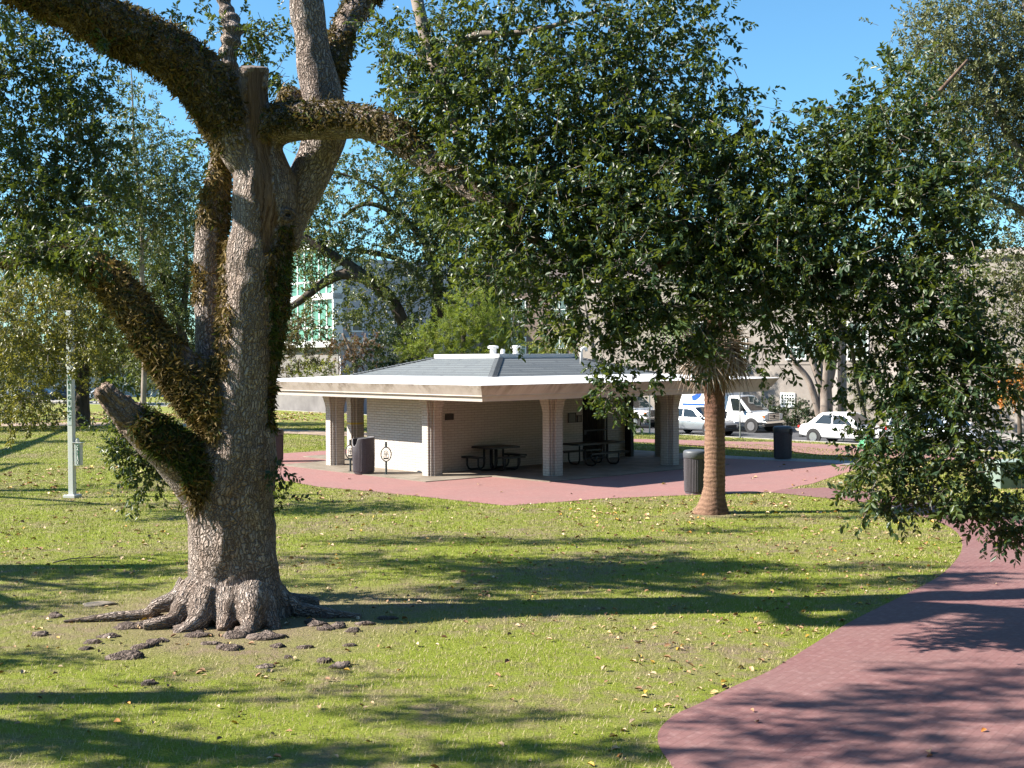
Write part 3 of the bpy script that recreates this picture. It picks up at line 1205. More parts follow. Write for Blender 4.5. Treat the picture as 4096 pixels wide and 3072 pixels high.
t = thing('litter_bin', 'brown ribbed bin with open scooped top between two bike racks', 'litter bin', G(1455, 1893, .03), math.radians(0))
mb = MB()
N, vs, fs = 96, [], []
prof = [(.30, 0.0), (.33, .02), (.33, .06), (.345, .08), (.36, .55), (.365, 1.0)]
def scoop(a):
    d = (a - math.radians(216) + PI) % (2 * PI) - PI
    z = 1.15 + .03 * math.cos(a)
    x = d / .50
    return z - (.24 * math.sqrt(1 - x * x) if abs(x) < 1 else 0)
for i, (r, z) in enumerate(prof):
    for k in range(N):
        a = 2 * PI * k / N
        rr = r + (.007 * (1 if k % 2 else -1) if 1 < i < 5 else 0)
        zz = z if i < 5 else scoop(a)
        vs.append((rr * math.cos(a), rr * math.sin(a), zz))
for k in range(N):
    a = 2 * PI * k / N
    vs.append((.335 * math.cos(a), .335 * math.sin(a), scoop(a)))
for k in range(N):
    a = 2 * PI * k / N
    vs.append((.33 * math.cos(a), .33 * math.sin(a), .3))
for i in range(len(prof) + 1):
    for k in range(N):
        fs.append((i * N + k, i * N + (k + 1) % N, (i + 1) * N + (k + 1) % N, (i + 1) * N + k))
fs.append(tuple((len(prof) + 1) * N + k for k in range(N)))
mb.add(vs, fs)
mb.build('bin_body', [M['bin']], t)
mb = MB()
mb.tube([(.35 * math.cos(2 * PI * k / N), .35 * math.sin(2 * PI * k / N), scoop(2 * PI * k / N)) for k in range(N)], .016, 6, closed=True)
mb.build('rim', simple('bin_rim', (.22, .21, .22), .5), t, smooth=True)
mb = MB()
mb.lathe([(.31, .3), (.0, .302)], 24)
mb.build('dark_interior', M['hole'], t)  # near-black disc stands in for the shade deep inside the bin

# ------------------------------------------------------------------ bike racks
def bike_rack(label, loc, rz):
    t = thing('bike_rack', label, 'bike rack', loc, rz, 'bike racks by the pavilion')
    mb = MB()
    mb.tube([(0, 0, 0), (0, 0, .44)], .033, 12)
    mb.build('post', M['rack'], t)
    mb = MB()
    mb.tube([(0, 0, .86), (0, 0, 1.05)], .036, 12)
    mb.build('post_top', M['rack'], t)
    mb = MB()
    mb.lathe([(.075, 0), (.075, .012), (0, .013)], 16)
    mb.build('base_plate', M['rack'], t)
    mb = MB()
    mb.tube([(.165 * math.cos(a), 0, .65 + .225 * math.sin(a)) for a in np.linspace(0, 2 * PI, 36, endpoint=False)], .017, 8, closed=True)
    mb.build('hoop', M['rack'], t, smooth=True)
    mb = MB()
    pts = [(-.075, 0, .53)] + [(.062 * math.cos(a), 0, .68 + .085 * math.sin(a)) for a in np.linspace(PI, 0, 12)] + [(.075, 0, .53)]
    mb.tube(pts, .010, 6)
    mb.box((0, 0, .515), (.17, .03, .045))
    mb.box((0, 0, .64), (.022, .02, .17))
    mb.box((0, 0, .655), (.085, .02, .02))
    mb.box((0, 0, .60), (.06, .02, .018))
    mb.tube([(-.035, 0, .69), (-.04, 0, .665), (-.015, 0, .64)], .009, 6)
    mb.tube([(.035, 0, .69), (.04, 0, .665), (.015, 0, .64)], .009, 6)
    mb.tube([(0, 0, .70), (0, 0, .74)], [.02, .003], 6)
    mb.build('emblem', M['rack'], t)
    return t


r0 = bike_rack('black hoop bike rack in front of the sunlit wall, nearer the corner column', G(1545, 1897, .03), math.radians(4))
copy_thing(r0, G(1402, 1885, .03), math.radians(4), 'black hoop bike rack partly hidden behind the open topped bin')

# ------------------------------------------------------------------ emergency pole
def text_part(name, body, size, mat, parent, loc, rz, vertical=None, ext=.004):
    cu = bpy.data.curves.new('lettering', 'FONT')
    cu.body = '\n'.join(body) if vertical else body
    cu.size = size
    cu.align_x = 'CENTER'
    cu.align_y = 'TOP'
    cu.extrude = ext
    cu.offset = size * .02
    if vertical:
        cu.space_line = vertical
    tmp = bpy.data.objects.new('tmp_text', cu)
    COL.objects.link(tmp)
    dg = bpy.context.evaluated_depsgraph_get()
    me = bpy.data.meshes.new_from_object(tmp.evaluated_get(dg))
    bpy.data.objects.remove(tmp)
    me.materials.clear()
    me.materials.append(mat)
    o = bpy.data.objects.new(name, me)
    COL.objects.link(o)
    o.parent = parent
    o.location = loc
    o.rotation_euler = (PI / 2, 0, rz)
    return o


g = G(290, 1990)
ep = thing('emergency_pole', 'tall white square pole with green letters and a slim call box', 'emergency pole', g, math.radians(-14))
w = .155
mb = MB()
mb.box((0, 0, 2.6), (w, w, 5.1))
mb.build('shaft', M['pole_white'], ep, bevel=.012)
mb = MB()
mb.box((0, 0, .04), (.36, .36, .08))
mb.lathe([(.03, .08), (.03, .1), (0, .101)], 8, (.13, -.13, 0))
mb.lathe([(.03, .08), (.03, .1), (0, .101)], 8, (-.13, -.13, 0))
mb.build('base_plate', M['pole_white'], ep, bevel=.01)
mb = MB()
mb.box((0, -w / 2 - .004, 2.72), (.125, .008, 1.42))
mb.box((-w / 2 - .004, 0, 2.72), (.008, .125, 1.42))
pn = mb.build('letter_panel', M['sign_pale'], ep)
for rz, loc in ((0, (0, -w / 2 - .010, 3.40)), (-PI / 2, (-w / 2 - .010, 0, 3.40))):
    text_part('lettering', 'EMERGENCY', .135, M['sign_green'], pn, loc, rz, 1.08)
cb = MB()
cb.box((.21, 0, 1.2), (.17, .15, .62))
cb.box((.095, 0, 1.3), (.06, .05, .1))
cb.box((.21, 0, 1.52), (.26, .2, .012))
bx = cb.build('call_box', M['pole_white'], ep, bevel=.008)
mb = MB()
mb.lathe([(.055, 1.526), (.055, 1.59), (.04, 1.63), (.015, 1.65), (0, 1.652)], 16, (.18, 0, 0))
o = mb.build('lamp_dome', M['pole_white'], bx, smooth=True)
mb = MB()
mb.box((.225, -.078, 1.2), (.105, .006, .54))
gp = mb.build('green_panel', M['sign_green'], bx)
text_part('lettering', 'CALLBOX', .092, M['white'], bx, (.225, -.084, 1.455), 0, .82)

# ------------------------------------------------------------------ vehicles
def wheel(car, x, y, r, w=.2, rim=True):
    mb = MB()
    s = 1 if y > 0 else -1
    mb.lathe([(r * .62, -w / 2), (r * .93, -w / 2), (r, -w / 2 + .03), (r, w / 2 - .03), (r * .93, w / 2), (r * .62, w / 2)], 28, (x, y - s * w / 2, r), axis='Y')
    wh = mb.build('wheel', M['rubber'], car)
    mb = MB()
    yo = y + s * .002
    mb.lathe([(r * .64, -.02), (r * .64, .0), (r * .58, -.012 * s), (.0, -.03 * s)], 28, (x, yo, r), axis='Y')
    for k in range(7):
        a = 2 * PI * k / 7 + .2
        mb.box((x + math.cos(a) * r * .34, yo + s * .004, r + math.sin(a) * r * .34), (r * .34, .02, r * .10), 1, 0, Matrix.Rotation(-a, 3, 'Y'))
    mb.lathe([(r * .13, -.02), (r * .13, .022 * s), (0, .026 * s)], 14, (x, yo, r), axis='Y', m=0)
    mb.build('rim', [M['rim'], M['plastic']], wh)
    return wh


def loft_body(st, n_extra=None):
    """st: list of (x, zlow, ztop, halfwidth)"""
    mb = MB()
    K = 13
    vs, fs = [], []
    for (x, zl, zt, hw) in st:
        h = zt - zl
        half = [(0, zt + .015), (.72 * hw, zt + .008), (.92 * hw, zt - .05 * min(1, h)), (.985 * hw, zt - .16 * min(1, h * 1.6)), (hw, zl + h * .5), (.975 * hw, zl + h * .18), (.90 * hw, zl)]
        row = [(x, -y, z) for y, z in half[::-1]] + [(x, y, z) for y, z in half[1:]]
        vs += row
    for i in range(len(st) - 1):
        for k in range(K - 1):
            fs.append((i * K + k, (i + 1) * K + k, (i + 1) * K + k + 1, i * K + k + 1))
        fs.append((i * K + K - 1, (i + 1) * K + K - 1, (i + 1) * K, i * K))
    fs.append(tuple(range(K)))
    fs.append(tuple((len(st) - 1) * K + k for k in range(K - 1, -1, -1)))
    mb.add(vs, fs)
    return mb


def lerp(a, b, t):
    return np.array(a, float) * (1 - t) + np.array(b, float) * t


def greenhouse(car, paint, xb0, xb1, xr0, xr1, zb, zr, wb, wr, wins, roof_name='cab'):
    mb = MB()
    nseg = 10
    rows = []
    # closed shell: rows from rear base over roof to front base
    prof = [(xb0, zb, wb)]
    for t in (.35, .7, .92):
        prof.append((xb0 + (xr0 - xb0) * t, zb + (zr - zb) * t, wb + (wr - wb) * t))
    for t in np.linspace(0, 1, 6):
        prof.append((xr0 + (xr1 - xr0) * t, zr + .035 * math.sin(PI * t), wr))
    for t in (.92, .7, .35, 0):
        prof.append((xb1 + (xr1 - xb1) * t, zb + (zr - zb) * t, wb + (wr - wb) * t))
    vs, fs = [], []
    for (x, z, w) in prof:
        f = (z - zb) / (zr - zb)
        f = max(0, min(1, f))
        vs += [(x, -w, z), (x, -w * .8, z + .03 * f), (x, 0, z + .05 * f), (x, w * .8, z + .03 * f), (x, w, z)]
    n = len(prof)
    for i in range(n - 1):
        for k in range(4):
            fs.append((i * 5 + k, i * 5 + k + 1, (i + 1) * 5 + k + 1, (i + 1) * 5 + k))
    fs.append(tuple(i * 5 for i in range(n)))
    fs.append(tuple(i * 5 + 4 for i in range(n - 1, -1, -1)))
    mb.add(vs, fs)
    cab = mb.build(roof_name, paint, car)
    for s in (-1, 1):
        BL, BR = (xb0, s * wb, zb), (xb1, s * wb, zb)
        TL, TR = (xr0, s * wr, zr), (xr1, s * wr, zr)
        for (u0, u1) in wins:
            g_ = MB()
            q = []
            for (u, v) in ((u0, .06), (u1, .06), (u1, .88), (u0, .88)):
                p = lerp(lerp(BL, BR, u), lerp(TL, TR, u), v)
                q.append(p + np.array([0, s * .008, 0]))
            g_.add(q, [(0, 1, 2, 3) if s < 0 else (3, 2, 1, 0)])
            g_.build('side_window', M['glass'], cab)
    for nm, xb, xr, sx in (('rear_window', xb0, xr0, -1), ('windscreen', xb1, xr1, 1)):
        g_ = MB()
        dx, dz = xr - xb, zr - zb
        L = math.hypot(dx, dz)
        off = np.array([sx * abs(dz) / L * .012, 0, abs(dx) / L * .012])
        q = []
        for v in (.08, .35, .7, .93):
            w = wb + (wr - wb) * v
            x, z = xb + dx * v, zb + dz * v
            for yy, zo in ((-.93, .0), (-.5, .037), (0, .05), (.5, .037), (.93, .0)):
                q.append(np.array([x, yy * w, z + zo * v]) + off * 1.4)
        fs = [(r * 5 + k, r * 5 + k + 1, (r + 1) * 5 + k + 1, (r + 1) * 5 + k) for r in range(3) for k in range(4)]
        if sx < 0:
            fs = [f[::-1] for f in fs]
        g_.add(q, fs)
        g_.build(nm, M['glass'], cab)
    return cab


def finish(o):
    m_ = o.modifiers.new('round', 'SUBSURF')
    m_.levels = 1
    m_.render_levels = 2
    return o


def arches(car, xs, hw, r):
    for x in xs:
        for s in (-1, 1):
            mb = MB()
            mb.lathe([(r * 1.16, -.05), (r * 1.16, .05), (0, .051)] if s > 0 else [(0, -.051), (r * 1.16, -.05), (r * 1.16, .05)], 28, (x, s * (hw - .045), r + .03), axis='Y')
            mb.build('wheel_arch', M['plastic'], car)


def car_sedan(label, loc, rz, paint, L=4.6, W=1.80, Ht=1.46, suv=False, group=None, name='parked_sedan', cat='car'):
    c = thing(name, label, cat, loc, rz, group)
    h = L / 2
    hw = W / 2
    if suv:
        zb, zr = 1.02, Ht
        st = [(-h, .42, .72, hw * .80), (-h + .06, .34, .98, hw * .90), (-h + .35, .26, 1.03, hw * .97), (-h * .4, .24, 1.04, hw), (h * .25, .24, 1.03, hw), (h * .5, .25, 1.0, hw * .99), (h - .35, .27, .93, hw * .95), (h - .08, .32, .78, hw * .86), (h, .42, .62, hw * .74)]
        gh = (-h + .12, h * .46, -h + .42, h * .12)
        wins = [(.03, .19), (.22, .55), (.585, .90)]
    else:
        zb, zr = .93, Ht
        st = [(-h, .42, .70, hw * .78), (-h + .08, .34, .93, hw * .87), (-h + .5, .26, .975, hw * .95), (-h * .45, .22, .955, hw), (h * .2, .22, .945, hw), (h * .45, .23, .92, hw * .99), (h - .45, .25, .83, hw * .94), (h - .1, .32, .70, hw * .84), (h, .42, .56, hw * .70)]
        gh = (-h + .55, h * .50, -h + 1.22, h * .12)
        wins = [(.12, .46), (.49, .86)]
    b = finish(loft_body(st).build('body', paint, c, smooth=True))
    greenhouse(c, paint, gh[0], gh[1], gh[2], gh[3], zb, zr, hw * .93, hw * .70 if not suv else hw * .78, wins)
    r = .33 if not suv else .36
    xf, xr_ = h - .88, -h + .95
    arches(c, (xf, xr_), hw, r)
    for x in (xf, xr_):
        for s in (-1, 1):
            wheel(c, x, s * (hw + .008), r)
    for s in (-1, 1):
        mb = MB()
        mb.box((h - .17, s * hw * .66, .68 if not suv else .82), (.26, .34, .13), 0, s * -.25)
        mb.build('headlight', M['lamp'], c, bevel=.03)
        mb = MB()
        mb.box((-h + .07, s * hw * .70, .80 if not suv else .92), (.12, .30, .12 if not suv else .24), 0, s * .2)
        mb.build('tail_light', M['red_lamp'], c, bevel=.03)
        mb = MB()
        mb.box((h * .40, s * (hw + .05), zb + .10), (.13, .19, .12))
        mb.build('mirror', paint, c, bevel=.03)
        for xx in (.10, -.78):
            mb = MB()
            mb.box((xx, s * (hw - .005), zb - .14), (.2, .03, .03))
            mb.build('door_handle', M['chrome'], c)
    mb = MB()
    mb.box((h - .03, 0, .50 if not suv else .62), (.08, hw * 1.0, .16))
    mb.build('grille', M['plastic'], c, bevel=.02)
    mb = MB()
    mb.box((h - .10, 0, .30), (.24, hw * 1.45, .10))
    mb.build('bumper', M['plastic'], c, bevel=.03)
    mb = MB()
    mb.box((-h + .10, 0, .34), (.22, hw * 1.5, .14))
    mb.build('bumper', M['plastic'], c, bevel=.03)
    mb = MB()
    mb.box((-h + .015, 0, .72), (.03, .38, .14))
    mb.build('number_plate', M['white'], c)
    if suv:
        for s in (-1, 1):
            mb = MB()
            mb.bar((gh[2] + .1, s * hw * .68, zr + .06), (gh[3] - .1, s * hw * .68, zr + .06), .04)
            mb.build('roof_rail', M['metal'], c)
    return c


def cutaway_van(label, loc, rz, box, group=None):
    """cab-and-bonnet van front, with a tall cargo box or a van body behind"""
    c = thing('white_van', label, 'van', loc, rz, group)
    hw = 1.0
    st = [(-.35, .48, 1.18, hw * .98), (.2, .46, 1.19, hw), (1.0, .46, 1.19, hw), (1.25, .46, 1.17, hw), (1.9, .48, 1.10, hw * .98), (2.28, .50, 1.02, hw * .95), (2.38, .55, .93, hw * .92)]
    finish(loft_body(st).build('body', M['car_white'], c, smooth=True))
    greenhouse(c, M['car_white'], -.36, 1.52, -.30, .62, 1.15, 2.0, hw * .95, hw * .80, [(.36, .86)], 'cab')
    for s in (-1, 1):
        mb = MB()
        mb.box((2.26, s * .73, .88), (.30, .34, .30))
        mb.build('headlight', M['lamp'], c, bevel=.03)
        mb = MB()
        mb.box((2.26, s * .905, .90), (.22, .03, .13))
        mb.build('indicator', M['amber'], c)
        mb = MB()
        mb.box((.95, s * (hw + .12), 1.32), (.10, .20, .26))
        mb.bar((.98, s * (hw - .05), 1.28), (.95, s * (hw + .05), 1.30), .04)
        mb.build('mirror', M['plastic'], c, bevel=.02)
        mb = MB()
        mb.box((-.10, s * (hw + .002), 1.0), (.14, .03, .04))
        mb.build('door_handle', M['plastic'], c)
        mb = MB()
        for xx in (-.30, .98):
            mb.box((xx, s * (hw - .004), .84), (.012, .012, .62))
        mb.build('door_seam', M['plastic'], c)
    mb = MB()
    mb.box((2.36, 0, .90), (.10, 1.12, .40), 0)
    mb.build('grille', M['plastic'], c, bevel=.03)
    mb = MB()
    for z in (.75, .84, .93, 1.02):
        mb.box((2.415, 0, z), (.02, 1.02, .035))
    for yy in (-.53, .53):
        mb.box((2.412, yy, .90), (.022, .04, .36))
    mb.build('grille_bar', M['chrome'], c)
    mb = MB()
    mb.lathe([(.0, 0), (.075, .0), (.075, .02), (0, .022)], 20, (2.425, 0, .90), axis='X')
    mb.build('badge', M['plastic'], c)
    mb = MB()
    mb.box((2.38, 0, .58), (.22, 1.96, .17))
    mb.build('bumper', M['chrome'], c, bevel=.04)
    mb = MB()
    mb.box((2.30, 0, .42), (.2, 1.8, .16))
    mb.build('air_dam', M['plastic'], c, bevel=.03)
    arches(c, (1.55,), hw, .37)
    for s in (-1, 1):
        wheel(c, 1.55, s * (hw + .008), .37, .24)
    if box:
        mb = MB()
        mb.box((-2.45, 0, 1.80), (4.2, 2.3, 2.5))
        bx = mb.build('cargo_box', M['car_white'], c, bevel=.03)
        mb = MB()
        mb.box((-2.45, 0, .52), (4.0, 1.0, .14))
        mb.build('chassis', M['plastic'], c)
        for s in (-1, 1):
            wheel(c, -2.6, s * 1.08, .37, .28)
            y = s * 1.153
            mb = MB()
            def sw(pts):
                n = len(pts)
                mb.add([(x, y, z) for x, z in pts], [tuple(range(n))])
            sw([(-.62, 1.55), (-.50, 1.62), (-.42, 1.80), (-.36, 1.90), (-.42, 1.93), (-.50, 1.86), (-.58, 1.74), (-.68, 1.66)])
            sw([(-2.3, 1.75), (-2.1, 1.72), (-1.75, 1.95), (-1.55, 2.35), (-1.8, 2.2), (-2.05, 2.1), (-2.35, 2.0)])
            sw([(-3.0, 1.45), (-1.4, 1.45), (-1.5, 1.56), (-3.0, 1.56)])
            mb.build('blue_logo', M['decal_blue'], bx)
            mb = MB()
            mb.box((-2.45, s * 1.153, 1.28 if False else 1.0), (4.1, .012, .05))
            mb.build('rub_rail', M['metal'], bx)
    else:
        st = [(-4.2, .5, 2.0, hw * .93), (-4.12, .47, 2.1, hw * .97), (-3.0, .46, 2.12, hw * .99), (-.36, .46, 2.10, hw * .98)]
        b = loft_body(st).build('cargo_body', M['car_white'], c, smooth=True)
        for s in (-1, 1):
            for x0, x1 in ((-3.8, -2.4), (-2.2, -.75)):
                mb = MB()
                mb.box(((x0 + x1) / 2, s * (hw * .99), 1.58), (x1 - x0, .012, .52))
                mb.build('side_window', M['glass'], b)
            wheel(c, -2.6, s * (hw + .0), .37, .26)
            mb = MB()
            for k, (dx, hh) in enumerate(((0, .10), (.07, .07), (.14, .07), (.21, .10))):
                mb.box((.30 + dx, s * (hw + .006), .93), (.045, .006, hh))
            mb.box((.42, s * (hw + .006), .855), (.34, .006, .018))
            mb.build('red_logo', M['decal_red'], c)
    return c


def car_pickup(label, loc, rz, paint):
    c = thing('pickup_truck', label, 'pickup', loc, rz)
    hw, h = 1.0, 2.9
    st = [(-h, .55, 1.12, hw * .97), (-h * .3, .5, 1.15, hw), (h * .3, .5, 1.16, hw), (h * .75, .52, 1.15, hw * .98), (h - .1, .55, 1.08, hw * .94), (h, .6, .95, hw * .9)]
    finish(loft_body(st).build('body', paint, c, smooth=True))
    greenhouse(c, paint, -1.0, 1.35, -.85, .65, 1.12, 1.85, hw * .93, hw * .76, [(.05, .45), (.49, .88)])
    mb = MB()
    mb.box((h - .02, 0, .92), (.12, 1.15, .34))
    mb.build('grille', M['plastic'], c, bevel=.04)
    mb = MB()
    mb.box((h + .045, 0, 1.0), (.02, .5, .05))
    mb.box((h + .045, 0, .78), (.02, 1.1, .04))
    mb.build('grille_bar', M['chrome'], c)
    for s in (-1, 1):
        mb = MB()
        mb.box((h - .1, s * .76, .95), (.22, .32, .22))
        mb.build('headlight', M['lamp'], c, bevel=.03)
        mb = MB()
        mb.box((.95, s * 1.12, 1.25), (.1, .22, .2))
        mb.build('mirror', M['plastic'], c, bevel=.02)
    mb = MB()
    mb.box((h, 0, .60), (.2, 1.9, .2))
    mb.build('bumper', M['chrome'], c, bevel=.04)
    arches(c, (h - 1.0, -h + 1.2), hw, .39)
    for x in (h - 1.0, -h + 1.2):
        for s in (-1, 1):
            wheel(c, x, s * 1.005, .39, .26)
    return c


def street_pt(px, Y):
    d = ray(px, 1500)
    x = d[0] * Y
    return np.array([x, Y, STREET_Z + float(far_drop(x, Y))])


def along_kerb(px, off):
    """street point under photo column px at distance off beyond the kerb"""
    d = ray(px, 1600)
    for Y in np.arange(40, 230, .1):
        if kerb_s(np.array([d[0] * Y]), np.array([Y]))[0] < -off:
            return np.array([d[0] * Y, Y, STREET_Z + float(far_drop(0, Y))])


HD = math.atan2(-KD[1], -KD[0])      # driving direction, to the right and towards the camera
GC = 'vehicles standing along the street'
car_sedan('bright white sedan parked at the kerb in full sun', along_kerb(3392, 1.35), HD + .03, M['car_white'], group=GC)
car_sedan('silver grey sedan in front of the white box van, half behind the palm trunk', along_kerb(2790, 2.6), HD, M['car_silver'], group=GC)
cutaway_van('white box van with blue marks on its cargo box, facing the white sedan', along_kerb(2950, 6.6), HD + .06, True, GC)
cutaway_van('plain white van framed between the iron gate and the rear column', along_kerb(2500, 5.9), HD + .05, False, GC)
car_sedan('silver sport utility car glinting behind the hanging oak leaves', along_kerb(3765, 1.45), HD + .02, M['car_silver'], L=4.7, W=1.88, Ht=1.72, suv=True, group=GC, name='parked_car')
g = street_pt(1165, 122)
car_pickup('dark blue pickup seen from the front beside the oak trunk', g, math.radians(-82), M['car_blue'])
g = street_pt(1330, 118)
car_sedan('dark blue sport utility car behind the left pavilion column', g, math.radians(172), M['car_blue'], L=4.7, W=1.88, Ht=1.75, suv=True, group=GC, name='parked_car')
for (px, Y, rz, pt, suv, lb) in ((262, 168, 184, 'car_dark', True, 'black sport utility car far behind the emergency pole'),
                                 (395, 164, 184, 'car_white', False, 'white sedan far behind the distant oak trunk'),
                                 (60, 172, 182, 'car_silver', False, 'grey sedan in the far row by the picture edge'),
                                 (150, 169, 183, 'car_blue', False, 'blue sedan in the far row between bare trunks')):
    g = street_pt(px, Y)
    g[2] = P(px, 1600, Y)[2]
    car_sedan(lb, g, math.radians(rz), M[pt], suv=suv, Ht=1.75 if suv else 1.46, group=GC, name='parked_car')

# ------------------------------------------------------------------ street furniture by the road
def post(label, px, py, h, r=.035):
    g = G(px, py)
    t = thing('sign_post', label, 'post', g, 0, 'metal posts along the kerb')
    mb = MB()
    mb.tube([(0, 0, -.05), (0, 0, h)], r, 10)
    mb.lathe([(r * 1.6, 0), (r * 1.6, .06), (r, .07)], 10)
    mb.build('post', M['metal'], t)
    return t


post('thin grey metal post standing in front of the box van door', 2960, 1752, 3.0)
post('thin grey metal post in front of the van seen through the pavilion', 2599, 1735, 3.0)

g = G(4050, 1948)
t = thing('utility_cabinet', 'pale grey green utility cabinet on the grass behind hanging leaves', 'cabinet', g, math.radians(8))
mb = MB()
mb.box((0, 0, .36), (1.25, .9, .72))
mb.build('cabinet_body', M['utility_green'], t, bevel=.02)
mb = MB()
mb.box((0, 0, .745), (1.32, .97, .05))
mb.build('cabinet_lid', simple('cabinet_lid', (.26, .33, .29), .5), t, bevel=.015)
mb = MB()
mb.box((.0, -.455, .36), (.02, .02, .66))
mb.box((.12, -.465, .42), (.03, .03, .12))
mb.build('door_handle', M['metal'], t)
g = G(3470, 1800)
mb = MB()
rows, n = 9, 20
for i in range(rows):
    f = i / (rows - 1)
    r = .42 * math.sin(PI * min(1, .25 + f * .75)) ** .5 * (1.05 - .5 * f)
    for k in range(n):
        a = 2 * PI * k / n
        rr = r * (1 + .13 * math.sin(5 * a + i) + rnd.uniform(-.08, .08))
        mb.v.append((rr * math.cos(a), rr * math.sin(a), .02 + .62 * f))
for i in range(rows - 1):
    for k in range(n):
        mb.f.append((i * n + k, i * n + (k + 1) % n, (i + 1) * n + (k + 1) % n, (i + 1) * n + k))
        mb.m.append(0)
mb.f.append(tuple((rows - 1) * n + k for k in range(n)))
mb.m.append(0)
o = mb.build('plastic_sack', M['bag_green'])
o.location = g
tag(o, 'shiny green plastic sack on the kerb beside the white sedan', 'sack')

# ------------------------------------------------------------------ buildings
def facade_frame(p0, n2):
    n2 = np.array(n2) / np.linalg.norm(n2)
    ax = np.array([-n2[1], n2[0]])
    return np.array(p0, float), n2, ax


def block(mb, p0, n2, s0, s1, z0, z1, depth, m=0, out=0.0):
    """box on a facade: s along the wall, out = how far its face stands proud"""
    n2 = np.array(n2) / np.linalg.norm(n2)
    ax = np.array([-n2[1], n2[0]])
    c = np.array(p0[:2]) + ax * (s0 + s1) / 2 + n2 * (out - depth / 2)
    mb.box((c[0], c[1], (z0 + z1) / 2), (s1 - s0, depth, z1 - z0), m, math.atan2(ax[1], ax[0]))


def window(parent, p0, n2, s0, s1, z0, z1, nx=2, nz=2, grille=True, frame_mat=None, glass=None, out=0.0):
    fm = frame_mat or M['white']
    t = .09
    mb = MB()
    block(mb, p0, n2, s0 - t, s1 + t, z0 - t * 1.4, z0, .14, 0, out + .12)
    block(mb, p0, n2, s0 - t, s1 + t, z1, z1 + t, .14, 0, out + .08)
    block(mb, p0, n2, s0 - t, s0, z0, z1, .14, 0, out + .078)
    block(mb, p0, n2, s1, s1 + t, z0, z1, .14, 0, out + .078)
    fr = mb.build('window', fm, parent, True)
    mb = MB()
    block(mb, p0, n2, s0, s1, z0, z1, .03, 0, out + .02)
    pn = mb.build('pane', glass or M['glass_grey'], None)
    pn.parent = fr
    pn.location = -Vector(parent.location)
    mb = MB()
    for i in range(1, nx):
        s = s0 + (s1 - s0) * i / nx
        block(mb, p0, n2, s - .025, s + .025, z0, z1, .05, 0, out + .06)
    for i in range(1, nz):
        z = z0 + (z1 - z0) * i / nz
        block(mb, p0, n2, s0, s1, z - .025, z + .025, .05, 0, out + .057)
    if nx > 1 or nz > 1:
        gb = mb.build('glazing_bar', fm, None)
        gb.parent = fr
        gb.location = -Vector(parent.location)
    return fr


def px_rect(p0, n2, x0, y0, x1, y1):
    n2 = np.array(n2) / np.linalg.norm(n2)
    ax = np.array([-n2[1], n2[0]])
    nrm = np.array([n2[0], n2[1], 0])
    a, b = on_plane(x0, y1, (p0[0], p0[1], 0), nrm), on_plane(x1, y0, (p0[0], p0[1], 0), nrm)
    s = sorted([(a[:2] - p0[:2]) @ ax, (b[:2] - p0[:2]) @ ax])
    return s[0], s[1], min(a[2], b[2]), max(a[2], b[2])


# beige stucco building beyond the vans
NF = -KN / np.linalg.norm(KN)
bp = KP + KN * 13.0
BS = thing('stucco_building', 'beige stucco building with barred white windows behind the vans', 'building', (bp[0], bp[1], -.35))
z0 = -.4
mb = MB()
block(mb, bp, NF, -26, 6.5, z0, 9.0, 12.0)
block(mb, bp, NF, -26, 6.5, 3.25, 3.37, .2, 0, .05)
bw = mb.build('wall', M['stucco'], BS, True)
mb = MB()
for (xa, xb) in ((3300, 3366), (3560, 3612)):
    r = px_rect(bp, NF, xa, 1600, xb, 1500)
    block(mb, bp, NF, r[0], r[1], z0, 9.2, .5, 0, .42)
mb.build('pilaster', M['stucco_light'], BS, True)  # lighter stucco on the piers puts sunlight into the colour
mb = MB()
block(mb, bp, NF, -26.3, 6.8, 9.0, 9.4, 12.6, 0, .3)
mb.build('roof_parapet', M['stucco_light'], BS, True)
r = px_rect(bp, NF, 3128, 1578, 3178, 1620)
window(BS, bp, NF, r[0], r[1], r[2], r[3], 5, 4)
for (xa, xb, ya, yb) in ((3150, 3262, 1300, 1432), (3395, 3470, 1290, 1432), (2962, 2985, 1355, 1425), (2760, 2830, 1290, 1425), (3640, 3730, 1290, 1430)):
    r = px_rect(bp, NF, xa, ya, xb, yb)
    window(BS, bp, NF, r[0], r[1], r[2], r[3], 3, 3)
for (xa, xb, ya, yb) in ((3150, 3262, 1020, 1160), (3395, 3470, 1020, 1160), (2900, 2985, 1020, 1160)):
    r = px_rect(bp, NF, xa, ya, xb, yb)
    window(BS, bp, NF, r[0], r[1], r[2], r[3], 2, 3)
r = px_rect(bp, NF, 3214, 1600, 3238, 1622)
mb = MB()
for i in range(4):
    for j in range(3):
        s = r[0] + (r[1] - r[0]) * (i + .5) / 4
        z = r[2] + (r[3] - r[2]) * (j + .5) / 3
        if (i + j) % 2:
            block(mb, bp, NF, s - .05, s + .05, z - .05, z + .05, .03, 0, .02)
mb.build('vent_block', M['hole'], BS, True)

